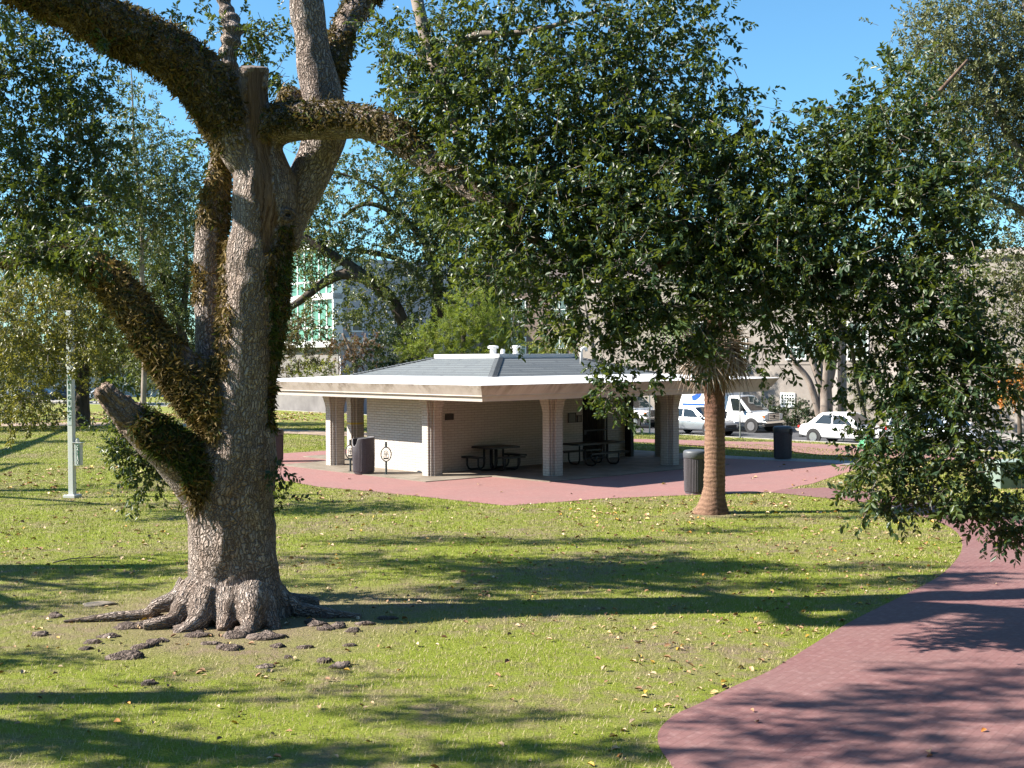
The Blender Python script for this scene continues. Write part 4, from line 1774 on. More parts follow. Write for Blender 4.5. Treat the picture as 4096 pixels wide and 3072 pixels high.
# grey blue house further right, with outside stair railing
hp = KP - KD * 17 + KN * 13.5
HB = thing('stucco_building', 'grey blue stucco house with stair railing behind the hanging oak leaves', 'building', (hp[0], hp[1], -.35))
mb = MB()
block(mb, hp, NF, -8, 14, z0, 9.2, 10)
mb.build('wall', M['stucco_blue'], HB, True)
mb = MB()
block(mb, hp, NF, -8.4, 14.4, 9.2, 9.5, 10.8, 0, .4)
mb.build('roof_parapet', M['roof_brown'], HB, True)
for s in (-6, -2, 2, 6, 10):
    for z in (2.2, 5.9):
        window(HB, hp, NF, s, s + 1.2, z, z + 1.9, 2, 2)
mb = MB()
n2 = np.array(NF)
ax = np.array([-n2[1], n2[0]])
for i in range(15):
    s = -5 + i * .24
    z = -.35 + max(0, (i - 2)) * .14
    q = hp + ax * s + n2 * .9
    mb.bar((q[0], q[1], z), (q[0], q[1], z + .95), .03)
a, b = hp + ax * -5 + n2 * .9, hp + ax * (-5 + 14 * .24) + n2 * .9
mb.bar((a[0], a[1], .6), (b[0], b[1], .6 + 1.7), .05)
rail = mb.build('stair_railing', M['black'], HB, True)
mb = MB()
for i in range(12):
    block(mb, hp, NF, -4.6 + i * .24, -4.6 + (i + 1) * .24, -.4, -.25 + i * .14, .9, 0, .92)
mb.build('stair', M['stucco_light'], HB, True)

# white building with green glazing, its corner towards the camera
YB = 105.0
cx = P(1362, 1400, YB)
nl = np.array([-.80, -.60])
nr = np.array([.62, -.785])
nr /= np.linalg.norm(nr)
al = np.array([nl[1], -nl[0]])    # along the left face away from the corner
WB = thing('office_building', 'white modern building with green glass bays and pale grey side wall', 'building', (cx[0], cx[1], -1))
dl = np.array([-.60, .80])
dr = np.array([.785, .62])
dr /= np.linalg.norm(dr)
c0 = cx[:2]
mb = MB()
mb.prism([c0, c0 + dr * 16, c0 + dr * 16 + dl * 20, c0 + dl * 20], -2.5, 12.2)
mb.build('wall', M['wall_pale'], WB, True)
zb_ = [P(1300, y, YB)[2] for y in (1388, 1362, 1196, 1172, 985, 960)]
mb = MB()
nlu = np.array([-dl[1], dl[0]])
nlu = -nlu if nlu @ nl < 0 else nlu
axl = np.array([-nlu[1], nlu[0]])
sgn = 1 if axl @ dl > 0 else -1


def lb(mb, s0, s1, z0, z1, depth, out, m=0):
    a, b = (s0, s1) if sgn > 0 else (-s1, -s0)
    block(mb, c0, nlu, a, b, z0, z1, depth, m, out)


for z0_, z1_ in ((zb_[0], zb_[1]), (zb_[2], zb_[3]), (zb_[4], zb_[5])):
    lb(mb, -.12, 20, z0_, z1_, 1.0, .75)
lb(mb, -.12, .12, zb_[1], 12.3, .9, .70)
mb.build('white_band', M['wall_white'], WB, True)
for f in range(2):
    za = zb_[1] if f == 0 else (zb_[3] if f == 1 else zb_[5])
    zt_ = zb_[2] if f == 0 else (zb_[4] if f == 1 else 12.2)
    mb = MB()
    lb(mb, .15, 19.9, za, zt_, .1, .38)
    gl_ = mb.build('glass_bay', M['glass_green'], WB, True)
    mb = MB()
    for i in range(1, 15):
        lb(mb, .15 + i * 1.32, .15 + i * 1.32 + .14, za, zt_, .12, .46)
    lb(mb, .15, 19.9, za + 1.05, za + 1.2, .1, .44)
    mu = mb.build('mullion', M['wall_white'], None)
    mu.parent = gl_
    mu.location = -Vector(WB.location)
mb = MB()
lb(mb, .3, 19.5, -2.4, zb_[0], .1, .06)
mb.build('ground_floor', M['soffit_grey'], WB, True)
nru = np.array([dr[1], -dr[0]])
p_ = c0
for (xa, xb, ya, yb) in ((1409, 1449, 1238, 1322), (1409, 1449, 1030, 1115)):
    r = px_rect(p_, nru, xa, ya, xb, yb)
    window(WB, p_, nru, r[0], r[1], r[2], r[3], 1, 2, frame_mat=M['white'])
mb = MB()
r = px_rect(p_, nru, 1366, 1362, 1700, 1372)
block(mb, p_, nru, r[0] + .3, r[1], r[2], r[3] + .25, .8, 0, .6)
mb.build('canopy', M['wall_white'], WB, True)

# brown brick building behind the trees
bb = P(2050, 1400, 112)[:2]
n3 = np.array([-.45, -.89])
n3 /= np.linalg.norm(n3)
BB = thing('brick_building', 'brown brick building showing in gaps behind the pavilion trees', 'building', (bb[0], bb[1], -1))
mb = MB()
block(mb, bb, n3, -3, 18, -2.5, 10.5, 12)
mb.build('wall', M['wall_brown'], BB, True)
mb = MB()
ax = np.array([-n3[1], n3[0]])
q0, q1 = bb + ax * -3.6 + n3 * .6, bb + ax * 18.6 + n3 * .6
q2, q3 = q1 - n3 * 13.2, q0 - n3 * 13.2
m0, m1 = (q0 + q3) / 2, (q1 + q2) / 2
mb.add([(*q0, 10.4), (*q1, 10.4), (*q2, 10.4), (*q3, 10.4), (*m0, 13.6), (*m1, 13.6)], [(0, 1, 5, 4), (2, 3, 4, 5), (0, 4, 3), (1, 2, 5), (3, 2, 1, 0)])
mb.build('roof', M['roof_brown'], BB, True)
for s in (0, 4, 8, 12):
    for z in (.2, 3.6, 7.0):
        window(BB, bb, n3, s, s + 1.3, z, z + 1.9, 2, 2)

# long low building closing the view on the far left
lp = P(100, 1500, 205)[:2]
LB = thing('row_building', 'long pale building low behind the far row of cars', 'building', (lp[0], lp[1], -3))
nlb = np.array([.25, -.97])
nlb /= np.linalg.norm(nlb)
mb = MB()
block(mb, lp, nlb, -40, 46, -5, 5.5, 10)
mb.build('wall', M['wall_pale'], LB, True)
mb = MB()
block(mb, lp, nlb, -40.5, 46.5, 5.5, 6.4, 11, 0, .5)
mb.build('roof', M['roof_brown'], LB, True)
for s in range(-38, 44, 5):
    window(LB, lp, nlb, s, s + 2.0, -.6, 2.2, 2, 2)


# ------------------------------------------------------------------ overhead lines
def wire(label, a, b, sag, r=.012):
    a, b = np.array(a), np.array(b)
    pts = []
    for t in np.linspace(0, 1, 25):
        p = a * (1 - t) + b * t
        p[2] -= sag * 4 * t * (1 - t)
        pts.append(p)
    mb = MB()
    mb.tube(pts, r, 5)
    o = mb.build('power_line', M['black'])
    tag(o, label, 'power line', 'overhead power lines')


wire('thin overhead line crossing the open blue sky above the palm', P(2500, 290, 62), P(3700, 540, 55), .25, .009)
wire('overhead line passing behind the left side of the oak crown', P(1080, 560, 88), P(2100, 1010, 76), .5, .014)
wire('paired lower line behind the arching oak limb', P(1080, 1010, 95), P(2050, 1270, 84), .5, .014)
wire('pale service cable across the red topped shrub', P(1050, 1400, 84), P(1700, 1428, 80), .15, .016)
wire('dark service cable just above the pale one', P(1050, 1392, 90), P(1750, 1404, 86), .1, .012)
wire('line before the beige stucco wall', P(2900, 1372, 66), P(3700, 1370, 60), .2, .01)
#@@PART3
# ------------------------------------------------------------------ foliage tools
def unit(a):
    return a / (np.linalg.norm(a, axis=-1, keepdims=True) + 1e-9)


def leaf_arrays(base, d, nrm, L, wr, fold=.16, bend=.12):
    """folded, slightly bent leaves: six points and two quads each"""
    n = len(base)
    d = unit(d)
    nrm = unit(nrm - d * (nrm * d).sum(1, keepdims=True))
    s = np.cross(d, nrm)
    L = L[:, None]
    W = L * wr
    up = nrm * W * fold
    b = base
    t = base + d * L - nrm * L * bend
    r1 = base + d * L * .38 + s * W * .5 + up
    r2 = base + d * L * .76 + s * W * .40 + up - nrm * L * bend * .5
    l2 = base + d * L * .76 - s * W * .40 + up - nrm * L * bend * .5
    l1 = base + d * L * .38 - s * W * .5 + up
    V = np.stack([b, r1, r2, t, l2, l1], 1).reshape(-1, 3)
    o = np.arange(n)[:, None] * 6
    Fc = np.stack([o + np.array([[0, 1, 2, 3]]), o + np.array([[0, 3, 4, 5]])], 1).reshape(-1, 4)
    return V, Fc


def stems(a, b, r):
    """three sided prisms a->b"""
    d = unit(b - a)
    ref = np.where(np.abs(d[:, 2:3]) < .9, np.array([[0, 0, 1.0]]), np.array([[1.0, 0, 0]]))
    u = unit(np.cross(d, ref))
    v = np.cross(d, u)
    rows = []
    for p, k in ((a, 1.0), (b, .35)):
        for j in range(3):
            an = 2 * PI * j / 3
            rows.append(p + (u * math.cos(an) + v * math.sin(an)) * (r * k)[:, None])
    V = np.stack(rows, 1).reshape(-1, 3)
    o = np.arange(len(a))[:, None] * 6
    Fc = np.stack([o + np.array([[j, (j + 1) % 3, 3 + (j + 1) % 3, 3 + j]]) for j in range(3)], 1).reshape(-1, 4)
    return V, Fc


def crown(name, parent, blobs, mat, leaf=.085, per=12, twig=.38, dens=.015, clump=.34, droop=.15, wr=.42, stem_r=.006, stem_frac=.6, up=.9, leafvar=.25, shell=.35, stem_mat=None, tone=None):
    """blobs: (centre xyz, radii xyz, number of twigs)"""
    Cs, Ds, Ts = [], [], []
    for bi, (c, r, n) in enumerate(blobs):
        n = int(n)
        if n < 1:
            continue
        nc = max(2, n // 7)
        q = unit(rng.normal(size=(nc, 3))) * (rng.random((nc, 1)) ** shell)
        cc = q * np.array(r) + np.array(c)
        k = rng.integers(0, nc, n)
        pts = cc[k] + rng.normal(size=(n, 3)) * clump * np.minimum(1, np.array(r))
        out = unit(pts - np.array(c) + rng.normal(size=(n, 3)) * .2)
        d = unit(out * .65 + rng.normal(size=(n, 3)) * .6 + np.array([0, 0, -droop]))
        Cs.append(pts)
        Ds.append(d)
        ctone = rng.random(nc)
        Ts.append(.5 * ctone[k] + .25 * rng.random(n))
    C, Dr, T = np.concatenate(Cs), np.concatenate(Ds), np.concatenate(Ts)
    n = len(C)
    tl = twig * (.6 + .8 * rng.random(n))
    # leaves along each twig
    s = (np.arange(per)[None] + rng.random((n, per))) / per
    s = .15 + .85 * s
    base = (C[:, None] + Dr[:, None] * (tl[:, None] * s)[..., None]).reshape(-1, 3)
    d0 = np.repeat(Dr, per, 0)
    side = unit(np.cross(d0, rng.normal(size=d0.shape)))
    d = unit(d0 * .55 + side * .8 + np.array([0, 0, -droop * 1.2]))
    nr = np.array([0, 0, up]) + rng.normal(size=d0.shape) * .65
    L = leaf * (1 - leafvar + 2 * leafvar * rng.random(len(base)))
    V, Fc = leaf_arrays(base, d, nr, L, wr)
    tn = np.clip(np.repeat(T, per) + .28 * rng.random(len(base)) - .02, 0, 1)
    rv = np.repeat(tn, 2)
    mi = np.zeros(len(Fc), int)
    m_ = rng.random(n) < stem_frac
    if m_.any():
        a, b = C[m_] - Dr[m_] * .08, C[m_] + Dr[m_] * tl[m_][:, None]
        V2, F2 = stems(a, b, np.full(m_.sum(), stem_r))
        Fc = np.concatenate([Fc, F2 + len(V)])
        V = np.concatenate([V, V2])
        mi = np.concatenate([mi, np.ones(len(F2), int)])
        rv = np.concatenate([rv, np.full(len(F2), .5)])
    return mesh_np(name, V, Fc, [mat, stem_mat or M['twig']], parent, mi, {'rnd': ('FACE', rv)})


def DB(x, y, rx, ry, Y, k=1.0, ry_depth=None, dens=.0165):
    """a foliage blob given on the coarse drawing grid at distance Y"""
    c = D(x, y, Y)
    sx, sz = rx * 1.8517 * Y / F, ry * 1.8517 * Y / F
    dep = ry_depth or (sx + sz) / 2
    return (c, (sx, dep, sz), max(1, dens * rx * ry * k))


def catmull(pts, n=6):
    pts = np.array(pts, float)
    out = []
    for i in range(len(pts) - 1):
        p0, p1, p2, p3 = pts[max(i - 1, 0)], pts[i], pts[i + 1], pts[min(i + 2, len(pts) - 1)]
        for t in np.linspace(0, 1, n, endpoint=False):
            out.append(.5 * ((2 * p1) + (-p0 + p2) * t + (2 * p0 - 5 * p1 + 4 * p2 - p3) * t * t + (-p0 + 3 * p1 - 3 * p2 + p3) * t ** 3))
    out.append(pts[-1])
    return np.array(out)


def limb_pts(raw, n=6):
    """raw: (px, py, half width px, Y) -> smooth centreline + radius in metres"""
    w = []
    for px, py, hw, Y in raw:
        p = P(px, py, Y)
        w.append([*p, hw * Y / F])
    return catmull(w, n)


def rough_tube(mb, path, n=20, amp=.07, seed=0.0, m=0):
    pts = [Vector(p[:3]) for p in path]
    rad = path[:, 3]
    o = len(mb.v)
    mb.tube(pts, list(rad), n, m)
    v = np.array(mb.v[o:])
    nn = len(pts) * n
    ctr = np.repeat(path[:, :3], n, 0)
    rel = v[:nn] - ctr
    ns = vnoise(v[:nn] * 2.2 + seed) * amp + vnoise(v[:nn] * 5.0 + seed * 3) * amp * .5
    v[:nn] = ctr + rel * (1 + ns)[:, None]
    for i in range(nn):
        mb.v[o + i] = tuple(v[i])


# ------------------------------------------------------------------ the big live oak
TY = 18.5
LIMBS = {
    'trunk': [(958, 2530, 250, TY), (956, 2470, 228, TY), (950, 2400, 202, TY), (938, 2300, 180, TY), (930, 2150, 173, TY), (925, 2040, 174, TY), (925, 1950, 174, TY), (945, 1823, 158, TY),
              (972, 1665, 132, TY), (985, 1506, 122, TY), (996, 1380, 124, TY), (1018, 1158, 134, TY), (1046, 950, 118, TY), (1060, 760, 124, TY), (1030, 570, 90, TY - .1), (1022, 443, 62, TY - .25), (1015, 350, 60, TY - .3), (1012, 272, 62, TY - .3)],
    'rear': [(900, 1640, 80, TY + .35), (862, 1480, 74, TY + .45), (848, 1380, 68, TY + .5), (842, 1158, 58, TY + .55), (838, 1000, 60, TY + .55), (855, 860, 54, TY + .55), (872, 696, 46, TY + .5), (900, 580, 42, TY + .4)],
    'upper_left': [(1010, 650, 95, TY - .05), (950, 520, 105, TY - .1), (880, 415, 108, TY - .2), (800, 310, 106, TY - .3), (633, 190, 98, TY - .5), (450, 100, 96, TY - .7), (310, 26, 98, TY - .9), (60, -90, 92, TY - 1.2), (-260, -230, 80, TY - 1.4), (-600, -330, 60, TY - 1.4)],
    'right': [(1050, 545, 84, TY - .1), (1110, 500, 84, TY - .2), (1200, 486, 80, TY - .3), (1300, 484, 76, TY - .45), (1400, 486, 70, TY - .6), (1490, 500, 64, TY - .75), (1585, 545, 60, TY - .95), (1680, 622, 54, TY - 1.15), (1790, 700, 44, TY - 1.4), (1930, 790, 36, TY - 1.7), (2100, 850, 30, TY - 1.9)],
    'vertical': [(1120, 980, 70, TY + .2), (1165, 860, 76, TY + .35), (1225, 730, 80, TY + .45), (1275, 610, 82, TY + .5), (1305, 480, 84, TY + .5), (1290, 380, 80, TY + .5), (1262, 260, 72, TY + .5), (1245, 150, 68, TY + .5), (1228, 40, 71, TY + .5), (1218, -120, 66, TY + .5), (1210, -330, 56, TY + .5), (1170, -560, 44, TY + .5)],
    'upper_right': [(1300, 370, 56, TY + .7), (1335, 250, 52, TY + .9), (1372, 120, 50, TY + 1.1), (1440, 20, 54, TY + 1.3), (1540, -110, 50, TY + 1.5), (1700, -300, 44, TY + 1.8), (1900, -470, 36, TY + 2)],
    'hump': [(1200, 470, 50, TY + .7), (1165, 400, 46, TY + .8), (1140, 360, 26, TY + .85)],
    'lower_left': [(930, 1700, 108, TY), (860, 1620, 100, TY - .1), (795, 1560, 92, TY - .1), (690, 1440, 76, TY - .1), (600, 1330, 66, TY - .1), (515, 1205, 60, TY), (415, 1085, 54, TY + .2), (260, 1018, 34, TY + .4), (0, 1032, 25, TY + .6), (-180, 1050, 20, TY + .7), (-420, 1000, 15, TY + .8)],
    'strip': [(850, 1600, 42, TY + .25), (740, 1465, 36, TY + .2), (640, 1350, 30, TY + .15), (540, 1230, 22, TY + .1)],
    'broken': [(900, 2000, 120, TY - .1), (800, 1905, 112, TY - .25), (728, 1842, 100, TY - .35), (633, 1758, 86, TY - .5), (538, 1684, 68, TY - .6), (460, 1612, 48, TY - .7), (425, 1578, 40, TY - .75), (400, 1552, 32, TY - .75)],
    'knobby': [(930, 330, 30, TY + 2.2), (912, 220, 34, TY + 2.3), (930, 120, 40, TY + 2.3), (905, 40, 28, TY + 2.4), (880, -60, 24, TY + 2.4)],
}
ROOTS = [[(760, 2345, 60, TY), (700, 2400, 44, TY - .1), (600, 2428, 32, TY - .25), (480, 2445, 24, TY - .35), (350, 2458, 16, TY - .45), (250, 2466, 10, TY - .5)],
         [(790, 2360, 65, TY - .4), (720, 2440, 44, TY - .7), (650, 2468, 34, TY - .9), (570, 2490, 26, TY - 1.0)],
         [(840, 2380, 70, TY - .55), (800, 2470, 50, TY - .85), (745, 2520, 30, TY - 1.1), (690, 2540, 18, TY - 1.2)],
         [(930, 2380, 75, TY - .6), (905, 2470, 46, TY - .9), (890, 2530, 22, TY - 1.1)],
         [(1000, 2360, 72, TY - .6), (1008, 2450, 60, TY - .9), (1000, 2515, 42, TY - 1.1), (960, 2548, 26, TY - 1.3)],
         [(1040, 2390, 60, TY - .45), (1080, 2480, 40, TY - .8), (1110, 2535, 24, TY - 1.0)],
         [(1070, 2340, 60, TY), (1130, 2410, 46, TY - .05), (1220, 2440, 34, TY - .1), (1330, 2452, 22, TY - .2), (1450, 2460, 12, TY - .3)],
         [(1060, 2340, 55, TY + .4), (1150, 2395, 40, TY + .5), (1280, 2410, 24, TY + .6)],
         [(800, 2330, 50, TY + .4), (720, 2375, 36, TY + .6), (620, 2395, 20, TY + .7)]]

oakb = np.array([-4.0, 18.5, 0])
oak = thing('live_oak', 'massive old live oak with rough pale bark, a sawn stump and fern covered limbs', 'tree', oakb)
mb = MB()
paths, ids = [], []
lid = {}
for i, (nm, raw) in enumerate(LIMBS.items()):
    pth = limb_pts(raw, 7)
    lid[nm] = i
    if nm == 'knobby':
        pth[:, 3] *= 1 + .25 * np.sin(np.arange(len(pth)) * 1.9)
    rough_tube(mb, pth, 26, .075 if nm != 'trunk' else .05, i * 3.1)
    paths.append(pth)
for j, raw in enumerate(ROOTS):
    pth = limb_pts(raw, 5)
    # keep roots on the ground
    for k in range(len(pth)):
        if k > len(pth) * .35:
            pth[k, 2] = min(pth[k, 2], pth[k, 3] * .55)
    rough_tube(mb, pth, 16, .12, 40 + j)
    paths.append(pth)
me = bpy.data.meshes.new('tmp_oak')
me.from_pydata(mb.v, [], mb.f)
tmp = bpy.data.objects.new('tmp_oak', me)
COL.objects.link(tmp)
md = tmp.modifiers.new('r', 'REMESH')
md.mode = 'VOXEL'
md.voxel_size = .030
md2 = tmp.modifiers.new('s', 'SMOOTH')
md2.iterations = 5
md2.factor = .5
dg = bpy.context.evaluated_depsgraph_get()
tm = bpy.data.meshes.new_from_object(tmp.evaluated_get(dg))
bpy.data.objects.remove(tmp)
nv = len(tm.vertices)
V = np.empty(nv * 3, np.float32)
tm.vertices.foreach_get('co', V)
V = V.reshape(-1, 3).astype(float)
Nn = np.empty(nv * 3, np.float32)
tm.vertices.foreach_get('normal', Nn)
Nn = Nn.reshape(-1, 3).astype(float)
# nearest limb -> bark coordinates
best = np.full(nv, 1e9)
bu, bv, bid, bt, brad = np.zeros(nv), np.zeros(nv), np.zeros(nv, int), np.zeros(nv), np.zeros(nv)
for i, pth in enumerate(paths):
    acc = 0.0
    tot = np.linalg.norm(np.diff(pth[:, :3], axis=0), axis=1).sum()
    for k in range(len(pth) - 1):
        a, b = pth[k, :3], pth[k + 1, :3]
        d = b - a
        L = np.linalg.norm(d)
        if L < 1e-6:
            continue
        d = d / L
        rel = V - a
        t = np.clip(rel @ d, 0, L)
        q = rel - t[:, None] * d
        dist = np.linalg.norm(q, axis=1)
        rr = pth[k, 3]
        sc_ = dist - rr
        w = sc_ < best
        if not w.any():
            acc += L
            continue
        ref = np.array([0, 1.0, 0]) - d * d[1]
        ref /= np.linalg.norm(ref)
        sd = np.cross(d, ref)
        ang = np.arctan2(q[w] @ sd, -(q[w] @ ref))
        best[w] = sc_[w]
        bu[w] = ang * max(.12, .55 if i == 0 else rr)
        bv[w] = acc + t[w]
        bid[w] = i
        bt[w] = (acc + t[w]) / tot
        brad[w] = rr
        acc += L
pp = proj(V)
dead = np.zeros(nv)
dpoly = np.array([(1016, 250, 50), (1020, 350, 50), (1028, 443, 46), (1044, 560, 38), (1056, 660, 36), (1068, 780, 40), (1076, 880, 42), (1074, 960, 30), (1064, 1030, 10)], float)
dx = np.interp(pp[:, 1], dpoly[:, 1], dpoly[:, 0])
dw = np.interp(pp[:, 1], dpoly[:, 1], dpoly[:, 2])
edge_n = vnoise(V * 4.0) * 16 + vnoise(V * 11.0) * 8
inside = (np.abs(pp[:, 0] - dx + edge_n) < dw) & (pp[:, 1] > 240) & (pp[:, 1] < 1025) & (Nn[:, 1] < .25) & (bid == 0)
dead[inside] = 1
br_tip = (bid == lid['broken']) & (bt > .72)
dead[br_tip] = .6
# relief: lumps, bark ridges, flutes in the dead wood
amp = np.clip(brad / .6, .25, 1)
disp = vnoise(V * 1.7) * .05 * amp + vnoise(V * 4.5 + 9) * .022 * amp
disp += vnoise(np.stack([bu * 9, bv * 4.5, bid * 7.0], 1)) * .014 * amp
disp -= inside * (.035 + .02 * np.abs(vnoise(np.stack([bu * 10, bv * .8, bv * 0], 1))))
tipz = (bid == lid['broken']) & (bt > .7)
disp += tipz * (vnoise(np.stack([bu * 22, bv * 3, bv * 0], 1)) * .05 + vnoise(V * 16) * .02)
V2 = V + Nn * disp[:, None]
fv = np.empty(len(tm.loops), np.int32)
tm.loops.foreach_get('vertex_index', fv)
lt = np.empty(len(tm.polygons), np.int32)
tm.polygons.foreach_get('loop_total', lt)
assert (lt == 4).all()
trunk = mesh_np('trunk', V2, fv.reshape(-1, 4), M['oak_bark'], oak, None, {'bu': ('POINT', bu), 'bv': ('POINT', bv), 'dead': ('POINT', dead)}, True)
bpy.data.meshes.remove(tm)

# sawn stump face and the knot hole
p = P(1012, 270, TY - .3)
mb = MB()
mb.lathe([(.195, -.05), (.20, .0), (.19, .012), (.12, .02), (0, .03)], 28, (0, 0, 0), rfun=lambda r, z, a: r * (1 + .06 * math.sin(3 * a + 1) + .03 * math.sin(7 * a)))
o = mb.build('sawn_face', M['wood_cut'], oak)
o.location = p - oakb
o.rotation_euler = (math.radians(16), math.radians(3), 0)
p = P(1152, 860, TY - .36)
mb = MB()
for r_, th in ((.085, .035), (.06, .03)):
    mb.tube([(r_ * 1.1 * math.cos(a), 0, r_ * .9 * math.sin(a)) for a in np.linspace(0, 2 * PI, 20, endpoint=False)], th, 8, closed=True)
o = mb.build('knot', M['root'], oak, smooth=True)
o.location = p - oakb
o.rotation_euler = (0, 0, math.radians(25))
mb = MB()
mb.lathe([(.0, -.0), (.07, .001), (.07, .01), (0, .011)], 18, axis='Y')
h_ = mb.build('knot_hole', M['hole'], o)

# resurrection fern on the limbs
fprob = np.zeros(nv)
up_ = Nn[:, 2]
nz1 = vnoise(V * 1.3 + 31)
nz2 = vnoise(V * 3.1 + 5)
def setp(nm, val):
    w_ = bid == lid[nm]
    fprob[w_] = np.maximum(fprob[w_], val[w_] if hasattr(val, '__len__') else val)
setp('upper_left', np.where((bt > .09) & ((up_ > -.72) | (nz2 > .25)), 1.0, np.where(bt > .05, .3, 0)))
setp('right', np.where((bt < .60) & (up_ > -.45 + .5 * np.clip((bt - .3) * 2, 0, 1)), 1.0, np.where((bt >= .6) & (up_ > .2), .5, 0)))
setp('upper_right', np.where(nz1 > -.35, .9, .15))
setp('hump', np.full(nv, 1.0))
setp('lower_left', np.where((nz1 > -.55) & (up_ > -.9) & (bt < .62), 1.0, .12))
setp('strip', np.where((nz2 > .25), .5, 0))
setp('broken', np.where((up_ > -.25 + .3 * nz2) & (bt > .10) & (bt < .74 + .1 * nz2), 1.0, 0))
rr_ = (bid == lid['rear'])
fprob[rr_] = np.where(((pp[rr_, 1] < 900) & (nz1[rr_] > -.3)) | ((pp[rr_, 0] > 868) & (pp[rr_, 1] < 1420)) | ((np.abs(pp[rr_, 1] - 1130) < 75) & (pp[rr_, 0] < 822)), 1.0, 0)
tr_ = (bid == 0)
jn = tr_ & (pp[:, 1] > 1400) & (pp[:, 1] < 1760) & (pp[:, 0] < 880 + 20 * nz2)
fprob[jn] = 1
re_ = tr_ & (pp[:, 0] > 1078 + 22 * nz2) & (pp[:, 1] > 900) & (pp[:, 1] < 1720) & (nz1 > -.45)
fprob[re_] = .9
seam = tr_ & (np.abs(pp[:, 0] - 888 - 18 * nz2) < 22) & (pp[:, 1] > 820) & (pp[:, 1] < 1500) & (Nn[:, 1] < 0)
fprob[seam] = .85
fprob[(V[:, 1] > TY + 3)] = 0
sh = (bid == lid['vertical']) & (pp[:, 0] > 1395) & (nz1 > -.2)
fprob[sh] = .5
vis = Nn[:, 1] < .55
fprob *= np.where(vis, 1, .2)
fprob *= np.where(bid == lid['lower_left'], 1.7, 1) * np.where(bid == lid['broken'], 2.2, 1) * np.where(jn, 1.6, 1)
fprob[dead > .5] = 0
NF_ = 46000
idx = rng.choice(nv, NF_, p=fprob / fprob.sum())
n_ = Nn[idx]
p0 = V2[idx] + n_ * -.01 + rng.normal(size=(NF_, 3)) * .012
d = unit(n_ * .55 + rng.normal(size=(NF_, 3)) * .42 + np.array([0, 0, -.45]))
curl = unit(np.cross(d, np.cross(d, rng.normal(size=(NF_, 3)))) + np.array([0, 0, -.5]) - n_ * .35)
sd = unit(np.cross(d, curl))
L = (.06 + .08 * rng.random(NF_)) * np.where((bid[idx] == lid['lower_left']) | (bid[idx] == lid['broken']) | jn[idx], 1.35, 1)
Wd = .008 + .009 * rng.random(NF_)
rows = []
for s_, ww in ((0, .35), (.3, 1.0), (.6, .9), (.85, .7), (1.0, .1)):
    c = p0 + d * (L * s_ * (1 - .25 * s_))[:, None] + curl * (L * .85 * s_ * s_)[:, None]
    rows += [c - sd * (Wd * ww)[:, None], c + sd * (Wd * ww)[:, None]]
FV = np.stack(rows, 1).reshape(-1, 3)
o_ = np.arange(NF_)[:, None] * 10
FF = np.stack([o_ + np.array([[2 * k, 2 * k + 1, 2 * k + 3, 2 * k + 2]]) for k in range(4)], 1).reshape(-1, 4)
green = (((bid[idx] == lid['broken']) | re_[idx]) & (nz2[idx] + .9 * rng.random(NF_) > .35)) | (rng.random(NF_) < .08)
mi = np.repeat(green.astype(int), 4)
lit_ochre = ((bid[idx] == lid['lower_left']) & (bt[idx] < .45)) | jn[idx] | (bid[idx] == lid['rear']) | seam[idx]  # ochre fern on sunlit limbs, lighter tone puts sunlight into the colour
rv = np.repeat(np.clip(.08 + .42 * rng.random(NF_) + .22 * vnoise(V2[idx] * 2.0) + .1 + .18 * lit_ochre, 0, 1), 4)
fern = mesh_np('fern_cover', FV, FF, [M['fern'], M['fern_green']], oak, mi, {'rnd': ('FACE', rv)})
fern['label'] = 'curled brown resurrection fern matted along the limbs'

# knobbly surface roots around the base
def lump(mb, c, rx, ry, rz, seed):
    n1_, n2_ = 14, 8
    vs, fs = [], []
    for i in range(n2_ + 1):
        ph = PI * i / n2_
        for k in range(n1_):
            a = 2 * PI * k / n1_
            q = np.array([math.sin(ph) * math.cos(a), math.sin(ph) * math.sin(a), math.cos(ph)])
            vs.append(q)
    q = np.array(vs)
    nn_ = 1 + .32 * vnoise(q * 1.6 + seed) + .2 * vnoise(q * 3.7 + seed * 2)
    q = q * nn_[:, None] * np.array([rx, ry, rz]) + np.array(c)
    for i in range(n2_):
        for k in range(n1_):
            fs.append((i * n1_ + k, (i + 1) * n1_ + k, (i + 1) * n1_ + (k + 1) % n1_, i * n1_ + (k + 1) % n1_))
    mb.add(q, fs)


for i, (x, y, s_) in enumerate([(330, 690, 1), (760, 755, 1.3), (640, 808, .9), (550, 842, .9), (505, 880, .8), (240, 798, .9), (735, 930, 1.5), (830, 872, 1.1), (930, 836, .9), (1100, 760, 1.4),
                                (1170, 802, 1), (1250, 848, .9), (1390, 805, 1.6), (1440, 770, 1.2), (1365, 880, 1.2), (1570, 815, 1.4), (1640, 866, .8), (1800, 872, .7), (1860, 735, 1.2), (1945, 692, 1.0), (1990, 752, 1.0),
                                (2085, 775, .9), (1920, 765, 1.0), (1565, 985, .9), (1915, 955, .9), (2005, 985, 1.0), (880, 1085, .8), (1000, 735, 1.3), (870, 700, 1.4), (2150, 735, .9), (2290, 700, .9), (2060, 860, .6), (1700, 930, .5)]):
    g = G(x * .678, 2000 + y * .678)
    mb = MB()
    lump(mb, (0, 0, -.012), .125 * s_ * rnd.uniform(.9, 1.5), .10 * s_, .050 * s_ * rnd.uniform(.8, 1.3), i * 5.3)
    if s_ > .95:
        lump(mb, (rnd.uniform(-.14, .14), rnd.uniform(.05, .14), -.005), .08 * s_, .07 * s_, .045 * s_, i * 3.3 + 1)
    o = mb.build('surface_root', M['root'], oak, smooth=True)
    o.location = g - oakb + np.array([0, 0, .012])

